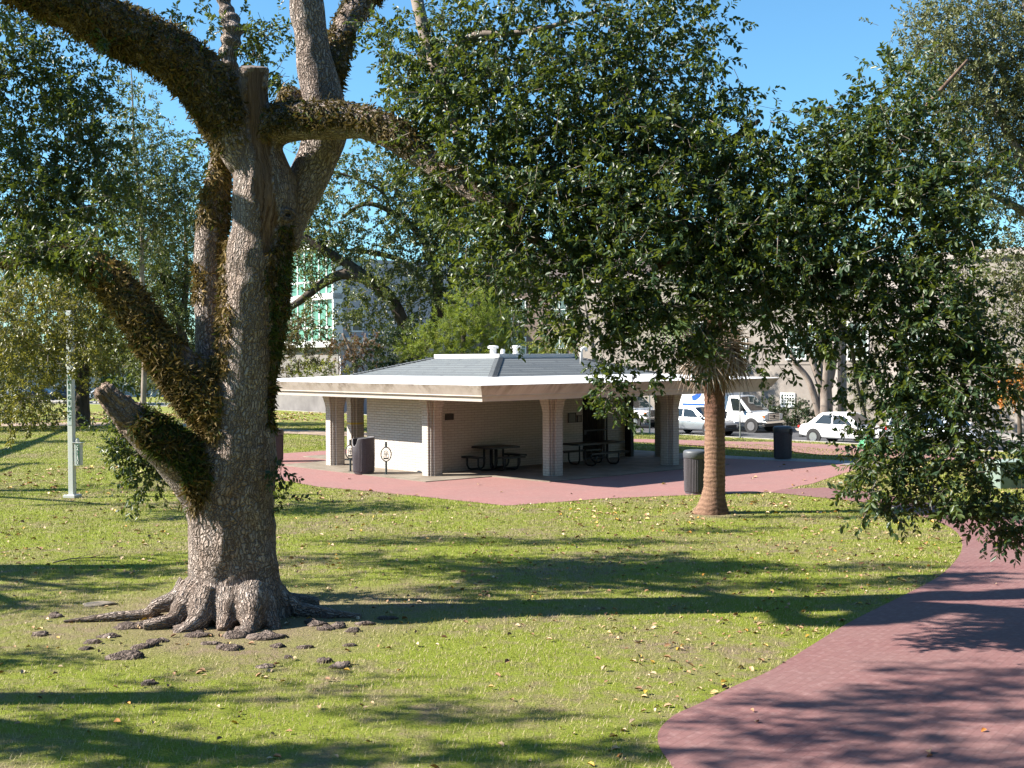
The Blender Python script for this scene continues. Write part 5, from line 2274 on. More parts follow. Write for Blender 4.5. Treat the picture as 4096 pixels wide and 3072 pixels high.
# limbs seen among the leaves
def branch(parent, raw, mat, n=10, name='branch', amp=.08, grid=True):
    pts = [((x * 1.8517, y * 1.8517) if grid else (x, y)) + (hw, Y) for x, y, hw, Y in raw]
    pth = limb_pts(pts, 5)
    mb = MB()
    rough_tube(mb, pth, n, amp, rnd.random() * 30)
    return mb.build(name, mat, parent, True, smooth=True)


for raw, mt in (([(890, -60, 26, 18.3), (905, 20, 26, 18.2), (922, 90, 25, 18.1), (950, 170, 24, 17.9), (975, 240, 22, 17.7), (988, 300, 18, 17.5), (1000, 380, 14, 17.3), (1005, 450, 10, 17.2)], 'pale_bark'),
                ([(958, 190, 20, 17.9), (968, 150, 20, 17.85), (990, 105, 19, 17.8), (1030, 77, 17, 17.7), (1090, 74, 13, 17.6), (1180, 60, 9, 17.5), (1300, 20, 6, 17.4)], 'pale_bark'),
                ([(1246, 640, 22, 16.9), (1252, 575, 26, 16.8), (1272, 505, 27, 16.7), (1310, 455, 24, 16.6), (1380, 448, 20, 16.5), (1450, 470, 14, 16.4), (1540, 520, 9, 16.3)], 'limb_brown'),
                ([(1420, 575, 20, 16.6), (1480, 540, 19, 16.6), (1560, 505, 15, 16.6), (1660, 470, 9, 16.6)], 'limb_brown'),
                ([(1060, 470, 18, 16.8), (1160, 520, 22, 16.7), (1250, 600, 16, 16.7)], 'limb_brown'),
                ([(1440, 350, 5, 16.4), (1500, 385, 8, 16.3), (1560, 430, 7, 16.2), (1600, 470, 4, 16.1)], 'pale_bark'),
                ([(1470, 390, 4, 16.2), (1520, 400, 3, 16.1), (1570, 395, 2, 16.1)], 'pale_bark'),
                ([(1820, 520, 7, 16.2), (1860, 600, 9, 16.0), (1905, 690, 9, 15.8), (1960, 760, 7, 15.6), (2020, 850, 5, 15.4), (2080, 960, 4, 15.2), (2120, 1060, 3, 15.1)], 'pale_bark'),
                ([(1800, 690, 8, 15.8), (1835, 730, 9, 15.7), (1850, 820, 6, 15.6), (1870, 900, 4, 15.5)], 'pale_bark'),
                ([(1570, 480, 3, 16), (1660, 500, 4, 15.9), (1760, 470, 3, 15.8), (1840, 410, 2, 15.8)], 'twig'),
                ([(1880, 540, 3, 15.6), (1920, 500, 4, 15.6), (1990, 440, 3, 15.6)], 'twig'),
                ([(2000, 480, 2.5, 15.6), (1930, 500, 3, 15.6)], 'twig'),
                ([(2140, 760, 4, 15.4), (2080, 820, 5, 15.3), (2060, 920, 4, 15.2)], 'twig'),
                ([(1640, 260, 8, 17.5), (1560, 310, 12, 17.3), (1480, 330, 14, 17.2), (1380, 330, 16, 17.2), (1250, 350, 20, 17.2), (1120, 400, 24, 17)], 'limb_brown'),
                ([(2090, 130, 6, 17.5), (2010, 220, 9, 17.0), (1930, 320, 12, 16.6), (1850, 420, 14, 16.4), (1740, 470, 16, 16.4), (1600, 480, 18, 16.5)], 'limb_brown')):
    branch(oak, raw, M[mt])

UK = .8
oak_blobs = [
    # upper right crown
    DB(865, 165, 60, 90, 18.2, .9), DB(930, 110, 90, 120, 18.1), DB(1010, 110, 110, 130, 17.9), DB(1120, 60, 120, 110, 17.8), DB(1260, 70, 130, 110, 17.7), DB(1390, 70, 120, 120, 17.6), DB(1490, 90, 75, 120, 17.5, .9),
    DB(905, 240, 70, 70, 17.9), DB(1000, 260, 110, 110, 17.5), DB(1130, 220, 130, 120, 17.3), DB(1270, 210, 120, 110, 17.3, .8), DB(1390, 230, 120, 110, 17.2), DB(1500, 240, 80, 100, 17.2), DB(1560, 330, 70, 70, 17.0),
    DB(960, 370, 70, 80, 17.3), DB(1060, 380, 110, 100, 17.0), DB(1190, 360, 120, 110, 16.8), DB(1320, 340, 120, 110, 16.8), DB(1440, 350, 110, 100, 16.7), DB(1600, 380, 100, 80, 16.5), DB(1690, 330, 80, 60, 16.5, .8),
    DB(1020, 480, 80, 80, 16.9), DB(1130, 480, 110, 100, 16.6), DB(1260, 470, 100, 80, 16.4, .8), DB(1400, 440, 120, 90, 16.3), DB(1530, 470, 110, 90, 16.2), DB(1650, 460, 110, 90, 16.1), DB(1740, 400, 80, 80, 16.2),
    DB(1080, 580, 70, 60, 16.6, .8), DB(1190, 580, 90, 80, 16.4), DB(1330, 570, 100, 90, 16.2), DB(1450, 570, 110, 90, 16.1), DB(1590, 570, 110, 90, 16.0), DB(1720, 550, 100, 90, 15.9),
    DB(1150, 660, 50, 40, 16.4, .8), DB(1260, 670, 80, 55, 16.2), DB(1370, 670, 90, 60, 16.1), DB(1480, 660, 80, 60, 16.0), DB(1600, 640, 90, 50, 15.9, .8), DB(1720, 660, 90, 70, 15.8),
    DB(1320, 745, 60, 40, 16.1), DB(1400, 745, 60, 38, 16.0, .9), DB(1470, 745, 35, 28, 15.9, .6), DB(1650, 735, 45, 28, 15.8, .45), DB(1710, 735, 35, 30, 15.8, .5), DB(1335, 815, 32, 38, 16.0, .9), DB(1410, 795, 45, 22, 16.0, .8), DB(1475, 790, 35, 20, 15.9, .7),
    DB(1325, 860, 10, 40, 16.0, 3), DB(1620, 790, 35, 14, 15.8, .5), DB(1680, 790, 30, 15, 15.8, .5), DB(1560, 815, 15, 25, 15.8, .8),
    # right hanging part
    DB(1830, 300, 70, 70, 16.6), DB(1900, 240, 70, 70, 16.5), DB(1940, 170, 40, 60, 16.6, .8), DB(1800, 240, 22, 40, 16.7, .9), DB(1860, 220, 20, 50, 16.7, .9),
    DB(1800, 390, 90, 80, 16.3), DB(1910, 350, 100, 90, 16.2), DB(1990, 300, 70, 90, 16.2, .8), DB(1850, 490, 100, 80, 15.9), DB(1970, 450, 100, 90, 15.8), DB(2060, 420, 60, 90, 15.8, .8),
    DB(1820, 600, 100, 80, 15.7), DB(1950, 570, 100, 90, 15.6), DB(2060, 560, 80, 90, 15.5, .9), DB(1790, 690, 60, 60, 15.7, .6), DB(1900, 690, 80, 80, 15.5), DB(2010, 690, 90, 90, 15.4), DB(2110, 690, 55, 80, 15.3, .7),
    DB(1905, 800, 65, 70, 15.4), DB(2000, 810, 90, 80, 15.3), DB(2100, 800, 80, 80, 15.2), DB(2180, 780, 40, 60, 15.2, .6),
    DB(1920, 910, 65, 60, 15.3, .85), DB(2020, 910, 90, 70, 15.2, .85), DB(2120, 910, 80, 70, 15.1, .85), DB(1910, 1000, 60, 45, 15.2, .8), DB(2010, 1000, 90, 55, 15.1, .8), DB(2110, 1000, 80, 60, 15.0, .8),
    DB(1900, 1075, 45, 32, 15.1, .9), DB(1980, 1080, 70, 35, 15.0, .9), DB(2070, 1080, 70, 35, 14.9, .9), DB(2150, 1090, 55, 50, 14.8, .9), DB(2135, 1145, 40, 22, 14.8, .9), DB(2190, 1120, 40, 50, 14.8, .9),
    # left mass beyond the trunk
    DB(60, 140, 80, 70, 22, .9), DB(140, 200, 90, 80, 22), DB(60, 260, 90, 100, 22), DB(170, 300, 75, 90, 21.5), DB(90, 380, 100, 90, 21.5), DB(170, 420, 70, 80, 21.5), DB(60, 470, 90, 70, 21.2), DB(150, 500, 80, 50, 21.2), DB(20, 190, 50, 120, 21.8),
    DB(-120, 300, 130, 200, 22, .7), DB(-260, 120, 150, 150, 22, .6), DB(-120, 60, 120, 90, 22.5, .6),
    # (low left sprays)
    DB(50, 545, 70, 40, 18.6, 1.1), DB(130, 545, 60, 40, 18.5, 1.2), DB(195, 535, 50, 45, 18.4, 1.2), DB(225, 470, 40, 60, 20, 1.1), DB(225, 380, 40, 60, 21, 1), DB(215, 290, 40, 60, 21.5, 1), DB(20, 400, 70, 90, 21, 1), DB(110, 460, 80, 60, 20.5, 1), DB(200, 590, 40, 30, 18.6, .8), DB(60, 90, 70, 50, 21.5, 1), DB(180, 170, 60, 50, 22, .8),
    # over the limbs and behind the upright stem
    DB(240, 55, 30, 35, 17.4, .5), DB(30, 30, 40, 40, 17.6, .6), DB(490, 70, 55, 45, 20.5), DB(430, 40, 50, 40, 20.6, .6), DB(560, 150, 40, 60, 20.4), DB(590, 60, 45, 50, 20.6, .7), DB(620, 170, 30, 50, 20.2), DB(455, 150, 35, 25, 18.6, .5), DB(760, 60, 25, 60, 20.2, .35),
    DB(830, 60, 40, 60, 18.6, .7), DB(445, 300, 28, 60, 19.6, .6),
    # sprouts under the broken limb and on the trunk
    DB(268, 945, 42, 32, 19.6, 1.9), DB(300, 985, 42, 35, 19.6, 1.9), DB(330, 1020, 40, 28, 19.6, 1.8), DB(295, 1040, 25, 18, 19.8, 1.1), DB(235, 925, 22, 22, 19.8, 1), DB(604, 1000, 9, 22, 18.3, 2.5), DB(602, 1082, 9, 8, 18.3, 4), DB(262, 795, 30, 28, 19.5, .8),
]
oak_blobs = [(c, r, n_ * (.70 if c[2] > 7.4 else .9)) for c, r, n_ in oak_blobs]
oak_blobs = [(c, r, n_ * (1.35 if c[0] < -7.2 else 1)) for c, r, n_ in oak_blobs]
# crown overhead, above the picture: it shades the lawn and the path
SUN_EL = math.radians(37.0)
sx, sy = -1.0, -.05
hn = math.hypot(sx, sy)
SD = np.array([sx / hn * math.cos(SUN_EL), sy / hn * math.cos(SUN_EL), math.sin(SUN_EL)])


def overhead(x0, x1, y, thick, h, k=1.0):
    """a long thin foliage spray at height h whose shade lies on the grass between two points"""
    a, b = G(x0 * 1.8517, y * 1.8517), G(x1 * 1.8517, y * 1.8517)
    c = (a + b) / 2 + SD * (h / SD[2])
    rx = abs(b[0] - a[0]) / 2
    n_ = 210 * rx * max(thick, .25) * k + 10
    return (c, (rx, thick, .45), n_)


oak_blobs += [overhead(*q) for q in (
    (700, 1050, 1165, .5, 11.5), (1000, 1480, 1172, .45, 12.0), (640, 1000, 1205, .6, 11.0, .8), (880, 1250, 1222, .5, 12), (1200, 1520, 1240, .55, 12.2), (620, 800, 1255, .4, 11.0), (1500, 2060, 1225, .4, 13, .8), (1300, 1800, 1262, .6, 12.5, 1.1), (1700, 2040, 1262, .5, 13), (900, 1300, 1275, .45, 11.5),
    (2020, 2230, 1465, .5, 11.6, 1.2), (1960, 2230, 1500, .35, 11.4, 1.2), (1720, 2100, 1520, .3, 10.6, 1.1), (1900, 2230, 1545, .3, 11.2), (1480, 1900, 1568, .22, 10.2, .9), (1700, 2230, 1600, .3, 10.8, 1.1), (1430, 1800, 1625, .25, 10.2), (1800, 2230, 1650, .25, 10.8, 1.1),
    (1000, 1430, 1640, .2, 9.8), (1050, 1420, 1612, .15, 9.8), (700, 1250, 1548, .22, 9.4, .9), (1500, 1700, 1145, .3, 12.4), (1560, 1850, 1118, .25, 12.6))]
for raw in (([(-600, -330, 60, 17.1), (-1000, -500, 40, 19), (-1700, -300, 24, 22)]), ([(1170, -560, 44, 19), (1000, -900, 30, 19.5), (700, -1000, 18, 20)]), ([(1170, -560, 44, 19), (1400, -900, 26, 18.5), (2000, -900, 18, 18)])):
    branch(oak, raw, M['limb_brown'], grid=False)
crown('crown', oak, oak_blobs, M['oak_leaf'], leaf=.080, per=17, twig=.38, clump=.27, wr=.45, stem_frac=.5, stem_r=.005, leafvar=.35)


# ------------------------------------------------------------------ generic trees
def tree(name, label, cat, base, limbs, blobs, leaf_m, bark, group=None, limb_name='trunk', **kw):
    t = thing(name, label, cat, base, 0, group)
    mult = kw.pop('mult', 2.6)
    blobs = [(c, r, n_ * mult) for c, r, n_ in blobs]
    mb = MB()
    for raw in limbs:
        pth = limb_pts(raw, 5)
        rough_tube(mb, pth, 10, .10, rnd.random() * 40)
    if limbs:
        mb.build(limb_name, bark, t, True, smooth=True)
    crown('crown', t, blobs, leaf_m, **kw)
    return t


def gl(raw):
    return [(x * 1.8517, y * 1.8517, hw, Y) for x, y, hw, Y in raw]


# left background live oak with dark trunk behind the emergency pole
YL = 66.0
b = G(330, 1705)
YL = b[1]
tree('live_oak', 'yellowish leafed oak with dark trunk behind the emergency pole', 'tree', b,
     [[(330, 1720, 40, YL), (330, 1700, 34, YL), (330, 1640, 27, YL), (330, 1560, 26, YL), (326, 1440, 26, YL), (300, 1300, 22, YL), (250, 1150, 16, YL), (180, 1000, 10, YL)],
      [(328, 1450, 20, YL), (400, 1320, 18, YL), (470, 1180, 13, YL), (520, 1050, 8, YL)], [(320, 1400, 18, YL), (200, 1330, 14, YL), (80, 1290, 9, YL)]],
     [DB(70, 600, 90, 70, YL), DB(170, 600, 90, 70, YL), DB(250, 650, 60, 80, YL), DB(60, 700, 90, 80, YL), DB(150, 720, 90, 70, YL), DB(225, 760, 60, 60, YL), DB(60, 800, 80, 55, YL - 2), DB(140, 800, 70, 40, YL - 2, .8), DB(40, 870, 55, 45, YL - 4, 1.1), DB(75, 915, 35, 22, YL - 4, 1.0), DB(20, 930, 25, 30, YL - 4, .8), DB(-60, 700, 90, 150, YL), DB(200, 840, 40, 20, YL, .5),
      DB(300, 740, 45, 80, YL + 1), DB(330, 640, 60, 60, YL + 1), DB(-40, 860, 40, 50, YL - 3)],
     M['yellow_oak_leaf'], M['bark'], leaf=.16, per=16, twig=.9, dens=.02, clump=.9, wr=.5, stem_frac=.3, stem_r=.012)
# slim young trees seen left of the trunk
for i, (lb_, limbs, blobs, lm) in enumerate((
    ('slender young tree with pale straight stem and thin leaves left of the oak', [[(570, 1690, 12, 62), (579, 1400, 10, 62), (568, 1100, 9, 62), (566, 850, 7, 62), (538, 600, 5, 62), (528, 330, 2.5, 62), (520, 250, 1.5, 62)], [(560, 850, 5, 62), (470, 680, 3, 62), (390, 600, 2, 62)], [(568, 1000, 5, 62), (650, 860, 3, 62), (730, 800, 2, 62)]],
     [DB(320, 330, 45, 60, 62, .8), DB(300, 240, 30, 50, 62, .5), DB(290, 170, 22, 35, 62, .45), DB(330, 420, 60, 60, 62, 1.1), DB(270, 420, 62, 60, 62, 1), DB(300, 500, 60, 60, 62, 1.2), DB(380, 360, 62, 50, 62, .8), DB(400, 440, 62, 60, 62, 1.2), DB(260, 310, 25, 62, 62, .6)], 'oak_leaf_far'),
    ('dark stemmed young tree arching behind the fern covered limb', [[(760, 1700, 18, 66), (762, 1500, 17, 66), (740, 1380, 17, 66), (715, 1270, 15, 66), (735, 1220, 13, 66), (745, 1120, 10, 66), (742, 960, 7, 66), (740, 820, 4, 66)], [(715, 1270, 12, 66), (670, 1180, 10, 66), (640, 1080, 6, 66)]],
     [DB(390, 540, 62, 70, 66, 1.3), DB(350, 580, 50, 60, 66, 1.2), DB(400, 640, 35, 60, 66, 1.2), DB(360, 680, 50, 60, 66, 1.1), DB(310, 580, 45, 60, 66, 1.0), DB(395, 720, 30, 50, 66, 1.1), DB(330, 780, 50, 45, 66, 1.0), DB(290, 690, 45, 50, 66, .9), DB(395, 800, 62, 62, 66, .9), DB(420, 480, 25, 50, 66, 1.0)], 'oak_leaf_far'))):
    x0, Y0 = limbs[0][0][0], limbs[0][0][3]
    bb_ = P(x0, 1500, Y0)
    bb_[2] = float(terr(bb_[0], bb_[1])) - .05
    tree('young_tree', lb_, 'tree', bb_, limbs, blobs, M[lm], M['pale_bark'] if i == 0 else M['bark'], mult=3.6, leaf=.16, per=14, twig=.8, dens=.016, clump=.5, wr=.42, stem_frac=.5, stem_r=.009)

# oak behind the pavilion with arching dark limbs
YM = 78.0
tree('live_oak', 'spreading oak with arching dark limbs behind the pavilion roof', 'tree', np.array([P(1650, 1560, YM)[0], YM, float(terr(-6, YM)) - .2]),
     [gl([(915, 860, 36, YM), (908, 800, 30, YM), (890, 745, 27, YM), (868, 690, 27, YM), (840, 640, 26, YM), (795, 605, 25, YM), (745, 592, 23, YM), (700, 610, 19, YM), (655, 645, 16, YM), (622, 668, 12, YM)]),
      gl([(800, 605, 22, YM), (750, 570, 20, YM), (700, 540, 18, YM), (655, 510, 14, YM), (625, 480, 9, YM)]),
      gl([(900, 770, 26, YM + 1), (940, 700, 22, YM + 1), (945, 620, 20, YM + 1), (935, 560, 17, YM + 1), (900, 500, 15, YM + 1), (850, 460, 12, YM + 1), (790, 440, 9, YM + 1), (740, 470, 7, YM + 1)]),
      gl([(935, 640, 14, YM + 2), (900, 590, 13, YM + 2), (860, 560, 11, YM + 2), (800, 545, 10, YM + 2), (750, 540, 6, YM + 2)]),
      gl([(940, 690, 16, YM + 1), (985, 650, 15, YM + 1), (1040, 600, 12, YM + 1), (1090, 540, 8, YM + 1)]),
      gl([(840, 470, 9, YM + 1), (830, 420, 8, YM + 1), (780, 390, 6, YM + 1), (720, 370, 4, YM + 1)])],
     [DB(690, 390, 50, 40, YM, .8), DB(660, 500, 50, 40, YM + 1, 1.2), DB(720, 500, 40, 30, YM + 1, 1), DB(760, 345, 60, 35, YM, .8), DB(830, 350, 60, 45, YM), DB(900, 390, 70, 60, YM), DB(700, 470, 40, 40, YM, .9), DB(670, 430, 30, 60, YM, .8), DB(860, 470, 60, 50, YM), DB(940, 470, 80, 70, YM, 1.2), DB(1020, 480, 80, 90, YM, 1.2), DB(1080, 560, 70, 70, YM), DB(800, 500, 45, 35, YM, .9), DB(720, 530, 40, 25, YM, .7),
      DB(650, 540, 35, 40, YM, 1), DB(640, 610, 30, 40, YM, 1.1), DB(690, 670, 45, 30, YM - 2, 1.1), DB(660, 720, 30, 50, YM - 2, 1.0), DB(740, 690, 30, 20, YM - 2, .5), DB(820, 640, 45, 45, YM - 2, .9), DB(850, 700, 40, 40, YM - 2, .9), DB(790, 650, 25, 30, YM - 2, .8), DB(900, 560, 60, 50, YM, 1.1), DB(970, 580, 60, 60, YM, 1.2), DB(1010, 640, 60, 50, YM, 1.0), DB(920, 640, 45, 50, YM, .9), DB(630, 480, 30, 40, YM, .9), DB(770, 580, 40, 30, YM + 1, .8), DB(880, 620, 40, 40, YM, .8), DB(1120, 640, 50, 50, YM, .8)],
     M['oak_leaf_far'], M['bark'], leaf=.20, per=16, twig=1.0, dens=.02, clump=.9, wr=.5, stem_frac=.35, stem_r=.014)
YG = 66
b = np.array([P(1850, 1500, YG)[0], YG, float(terr(-2, YG)) - .1])
tree('cypress_tree', 'bright yellow green feathery conifer just behind the pavilion roof', 'tree', b,
     [gl([(1000, 860, 14, YG), (1000, 760, 11, YG), (1005, 680, 8, YG), (1010, 620, 4, YG)])],
     [DB(900, 750, 30, 22, YG, 2), DB(940, 735, 50, 35, YG, 2), DB(1000, 720, 55, 45, YG, 2), DB(1050, 690, 50, 50, YG, 1.6), DB(1060, 740, 50, 28, YG, 1.8), DB(1020, 650, 50, 40, YG, 1.4), DB(970, 770, 60, 18, YG, 1.8), DB(1100, 730, 40, 30, YG, 1.2)],
     M['pine_leaf'], M['bark'], leaf=.16, per=26, twig=.55, dens=.02, clump=.35, wr=.16, stem_frac=.3, stem_r=.01, up=.2, droop=.0)
YR = 72
tree('crape_myrtle', 'red topped rounded small tree with a pale stem before the white building', 'tree', np.array([P(1410, 1500, YR)[0], YR, float(terr(-9, YR)) - .1]),
     [gl([(768, 860, 10, YR), (768, 800, 9, YR), (758, 760, 7, YR), (740, 720, 5, YR)]), gl([(768, 800, 7, YR), (785, 750, 5, YR), (790, 720, 3, YR)])],
     [DB(760, 752, 35, 25, YR, 1.8), DB(735, 765, 25, 22, YR, 1.6), DB(790, 760, 25, 28, YR, 1.6)], M['red_leaf'], M['pale_bark'], leaf=.13, per=18, twig=.5, dens=.025, clump=.35, wr=.4, stem_frac=.3)
crown('crown_lower', [o for o in COL.objects if o.get('label', '').startswith('red topped')][0], [DB(740, 795, 35, 25, YR, 1.8), DB(785, 795, 30, 25, YR, 1.8), DB(760, 815, 45, 14, YR, 1.5)], M['oak_leaf_far'], leaf=.13, per=18, twig=.5, dens=.025, clump=.35)
tree('evergreen_bush', 'dark glossy rounded evergreen right of the red topped tree', 'bush', np.array([P(1560, 1500, 68)[0], 68, float(terr(-6, 68)) - .1]), [],
     [DB(845, 750, 38, 40, 68, 2), DB(830, 790, 40, 28, 68, 2), DB(865, 790, 30, 28, 68, 2), DB(855, 725, 22, 22, 68, 1.6)], M['dark_leaf'], M['bark'], leaf=.13, per=18, twig=.45, dens=.025, clump=.3, wr=.45)
tree('low_shrub', 'low sprawling light green shrub left of the pavilion roof', 'bush', np.array([P(1290, 1500, 74)[0], 74, float(terr(-11, 74)) - .1]), [],
     [DB(690, 805, 40, 18, 74, 1.6), DB(650, 800, 30, 22, 74, 1.3), DB(728, 808, 25, 12, 74, 1.6), DB(700, 790, 30, 12, 74, 1.0)], M['lime_leaf'], M['bark'], leaf=.14, per=16, twig=.5, dens=.02, clump=.35)
tree('olive_bush', 'olive brown bush beside the oak trunk above the pavilion edge', 'bush', np.array([P(1150, 1500, 70)[0], 70, float(terr(-12, 70)) - .1]), [],
     [DB(620, 770, 40, 40, 70, 1.3), DB(650, 750, 35, 35, 70, 1.2), DB(610, 720, 25, 35, 70, 1.1), DB(635, 700, 28, 40, 70, 1.2)], leaf_mat('olive_leaf', [(0, (.05, .05, .018)), (.6, (.10, .085, .03)), (1, (.17, .12, .045))], .5, .25, (.2, .16, .04)), M['bark'], leaf=.13, per=16, twig=.5, dens=.02, clump=.35)
YW = 60
tree('weeping_tree', 'pale green weeping small tree behind the roof vents', 'tree', np.array([P(2330, 1500, YW)[0], YW, float(terr(3, YW)) - .1]),
     [gl([(1285, 860, 8, YW), (1280, 740, 7, YW), (1262, 690, 6, YW), (1235, 640, 4, YW)]), gl([(1282, 740, 5, YW), (1268, 680, 4, YW), (1258, 620, 2, YW)]), gl([(1282, 735, 4, YW), (1290, 680, 3, YW), (1285, 630, 2, YW)])],
     [DB(1190, 742, 38, 26, YW, 1.5), DB(1225, 725, 35, 30, YW, 1.4), DB(1260, 700, 35, 40, YW, .8), DB(1215, 690, 30, 25, YW, .7), DB(1165, 755, 20, 14, YW, 1.5)], M['lime_leaf'], M['twig'], leaf=.12, per=18, twig=.45, dens=.022, clump=.3, droop=.4)

# multi stemmed crape myrtle before the stucco building
b = G(3305, 1690)
b = P(3305, 1690, 66)
b[2] = -.35
YC = 66
tree('crape_myrtle', 'smooth grey multi stemmed tree growing before the beige stucco wall', 'tree', b,
     [[(3300, 1700, 34, YC), (3300, 1640, 30, YC), (3302, 1560, 26, YC), (3306, 1480, 22, YC), (3310, 1400, 16, YC), (3330, 1280, 9, YC)], [(3288, 1700, 16, YC), (3250, 1560, 14, YC), (3222, 1500, 12, YC), (3180, 1450, 10, YC), (3160, 1400, 7, YC)],
      [(3305, 1600, 18, YC), (3270, 1500, 15, YC), (3235, 1400, 12, YC), (3210, 1300, 7, YC)], [(3310, 1560, 16, YC), (3330, 1470, 14, YC), (3345, 1380, 10, YC), (3370, 1280, 6, YC)], [(3300, 1500, 13, YC), (3280, 1400, 11, YC), (3275, 1300, 7, YC)]],
     [DB(1780, 680, 60, 45, YC, .9), DB(1740, 640, 60, 40, YC, .8), DB(1830, 650, 50, 50, YC, .8)], M['grey_leaf'], M['pale_bark'], leaf=.13, per=14, twig=.5, dens=.016, clump=.4, stem_frac=.5)
tree('olive_tree', 'airy grey green tree between the stucco wall and hanging oak leaves', 'tree', np.array([*P(3460, 1600, 64)[:2], -.4]),
     [[(3460, 1690, 8, 64), (3455, 1600, 6, 64), (3450, 1500, 4, 64)]], [DB(1862, 800, 26, 50, 64, 1.5), DB(1850, 850, 22, 40, 64, 1.4), DB(1875, 760, 22, 40, 64, 1.2), DB(1870, 880, 25, 25, 64, 1.4)], M['grey_leaf'], M['twig'], leaf=.12, per=16, twig=.45, dens=.022, clump=.3, wr=.25)
hb_ = along_kerb(3190, 11)
tree('hedge', 'clipped dark hedge between the box van and the stucco wall', 'hedge', np.array([hb_[0], hb_[1], -.35]), [],
     [((*(hb_[:2] + KD * s * 1.0), .35), (.8, .5, .75), 42) for s in (-2.2, -1.2, -.2, .8, 1.8, 2.8)], M['dark_leaf'], M['bark'], leaf=.12, per=14, twig=.3, clump=.2)

# big lit oak top right, its trunk off the right edge
YO = 40
tree('live_oak', 'tall sunlit grey green oak rising at the far right against the sky', 'tree', np.array([*P(4330, 1500, YO)[:2], float(terr(*P(4330, 1500, YO)[:2])) - .1]),
     [[(4330, 1790, 50, YO), (4320, 1500, 42, YO), (4280, 1200, 38, YO), (4200, 900, 30, YO), (4080, 620, 22, YO), (3960, 400, 14, YO), (3880, 250, 8, YO)], [(4220, 930, 24, YO), (4050, 820, 15, YO), (3900, 760, 9, YO), (3780, 800, 5, YO)], [(4100, 650, 16, YO), (4130, 400, 14, YO), (4120, 150, 10, YO), (4080, -50, 6, YO)],
      [(4280, 1200, 22, YO), (4150, 1150, 14, YO), (4020, 1180, 8, YO)]],
     [DB(2020, 70, 60, 60, YO), DB(2090, 40, 80, 70, YO), DB(2170, 60, 70, 90, YO), DB(2060, 140, 70, 60, YO), DB(2140, 170, 80, 80, YO), DB(2200, 210, 60, 110, YO), DB(2080, 230, 70, 70, YO), DB(2160, 290, 70, 70, YO), DB(2110, 340, 60, 60, YO), DB(2190, 370, 45, 60, YO, .8), DB(2080, 420, 50, 60, YO, .8), DB(2150, 420, 50, 40, YO, .7), DB(2190, 560, 40, 60, YO, .9), DB(2130, 600, 50, 70, YO, .8), DB(2190, 680, 40, 60, YO, .9), DB(2120, 720, 40, 60, YO, .7), DB(2260, 100, 80, 120, YO), DB(2290, 350, 80, 150, YO), DB(2260, 620, 60, 120, YO),
      DB(1985, 130, 35, 40, YO, .8), DB(2030, 300, 50, 60, YO, .8), DB(2170, 800, 40, 50, YO, .6)],
     M['grey_leaf'], M['pale_bark'], leaf=.12, per=14, twig=.6, dens=.02, clump=.5, wr=.42, stem_frac=.5, stem_r=.008)
tree('autumn_tree', 'small tree with orange autumn leaves at the far right edge', 'tree', np.array([*P(4080, 1600, 52)[:2], -.4]),
     [[(4080, 1760, 10, 52), (4075, 1600, 7, 52), (4060, 1520, 4, 52)]], [DB(2190, 835, 26, 28, 52, 1.6), DB(2205, 800, 22, 22, 52, 1.5), DB(2175, 862, 18, 14, 52, 1.6)], M['orange_leaf'], M['bark'], leaf=.14, per=12, twig=.4, dens=.018, clump=.3, wr=.6)

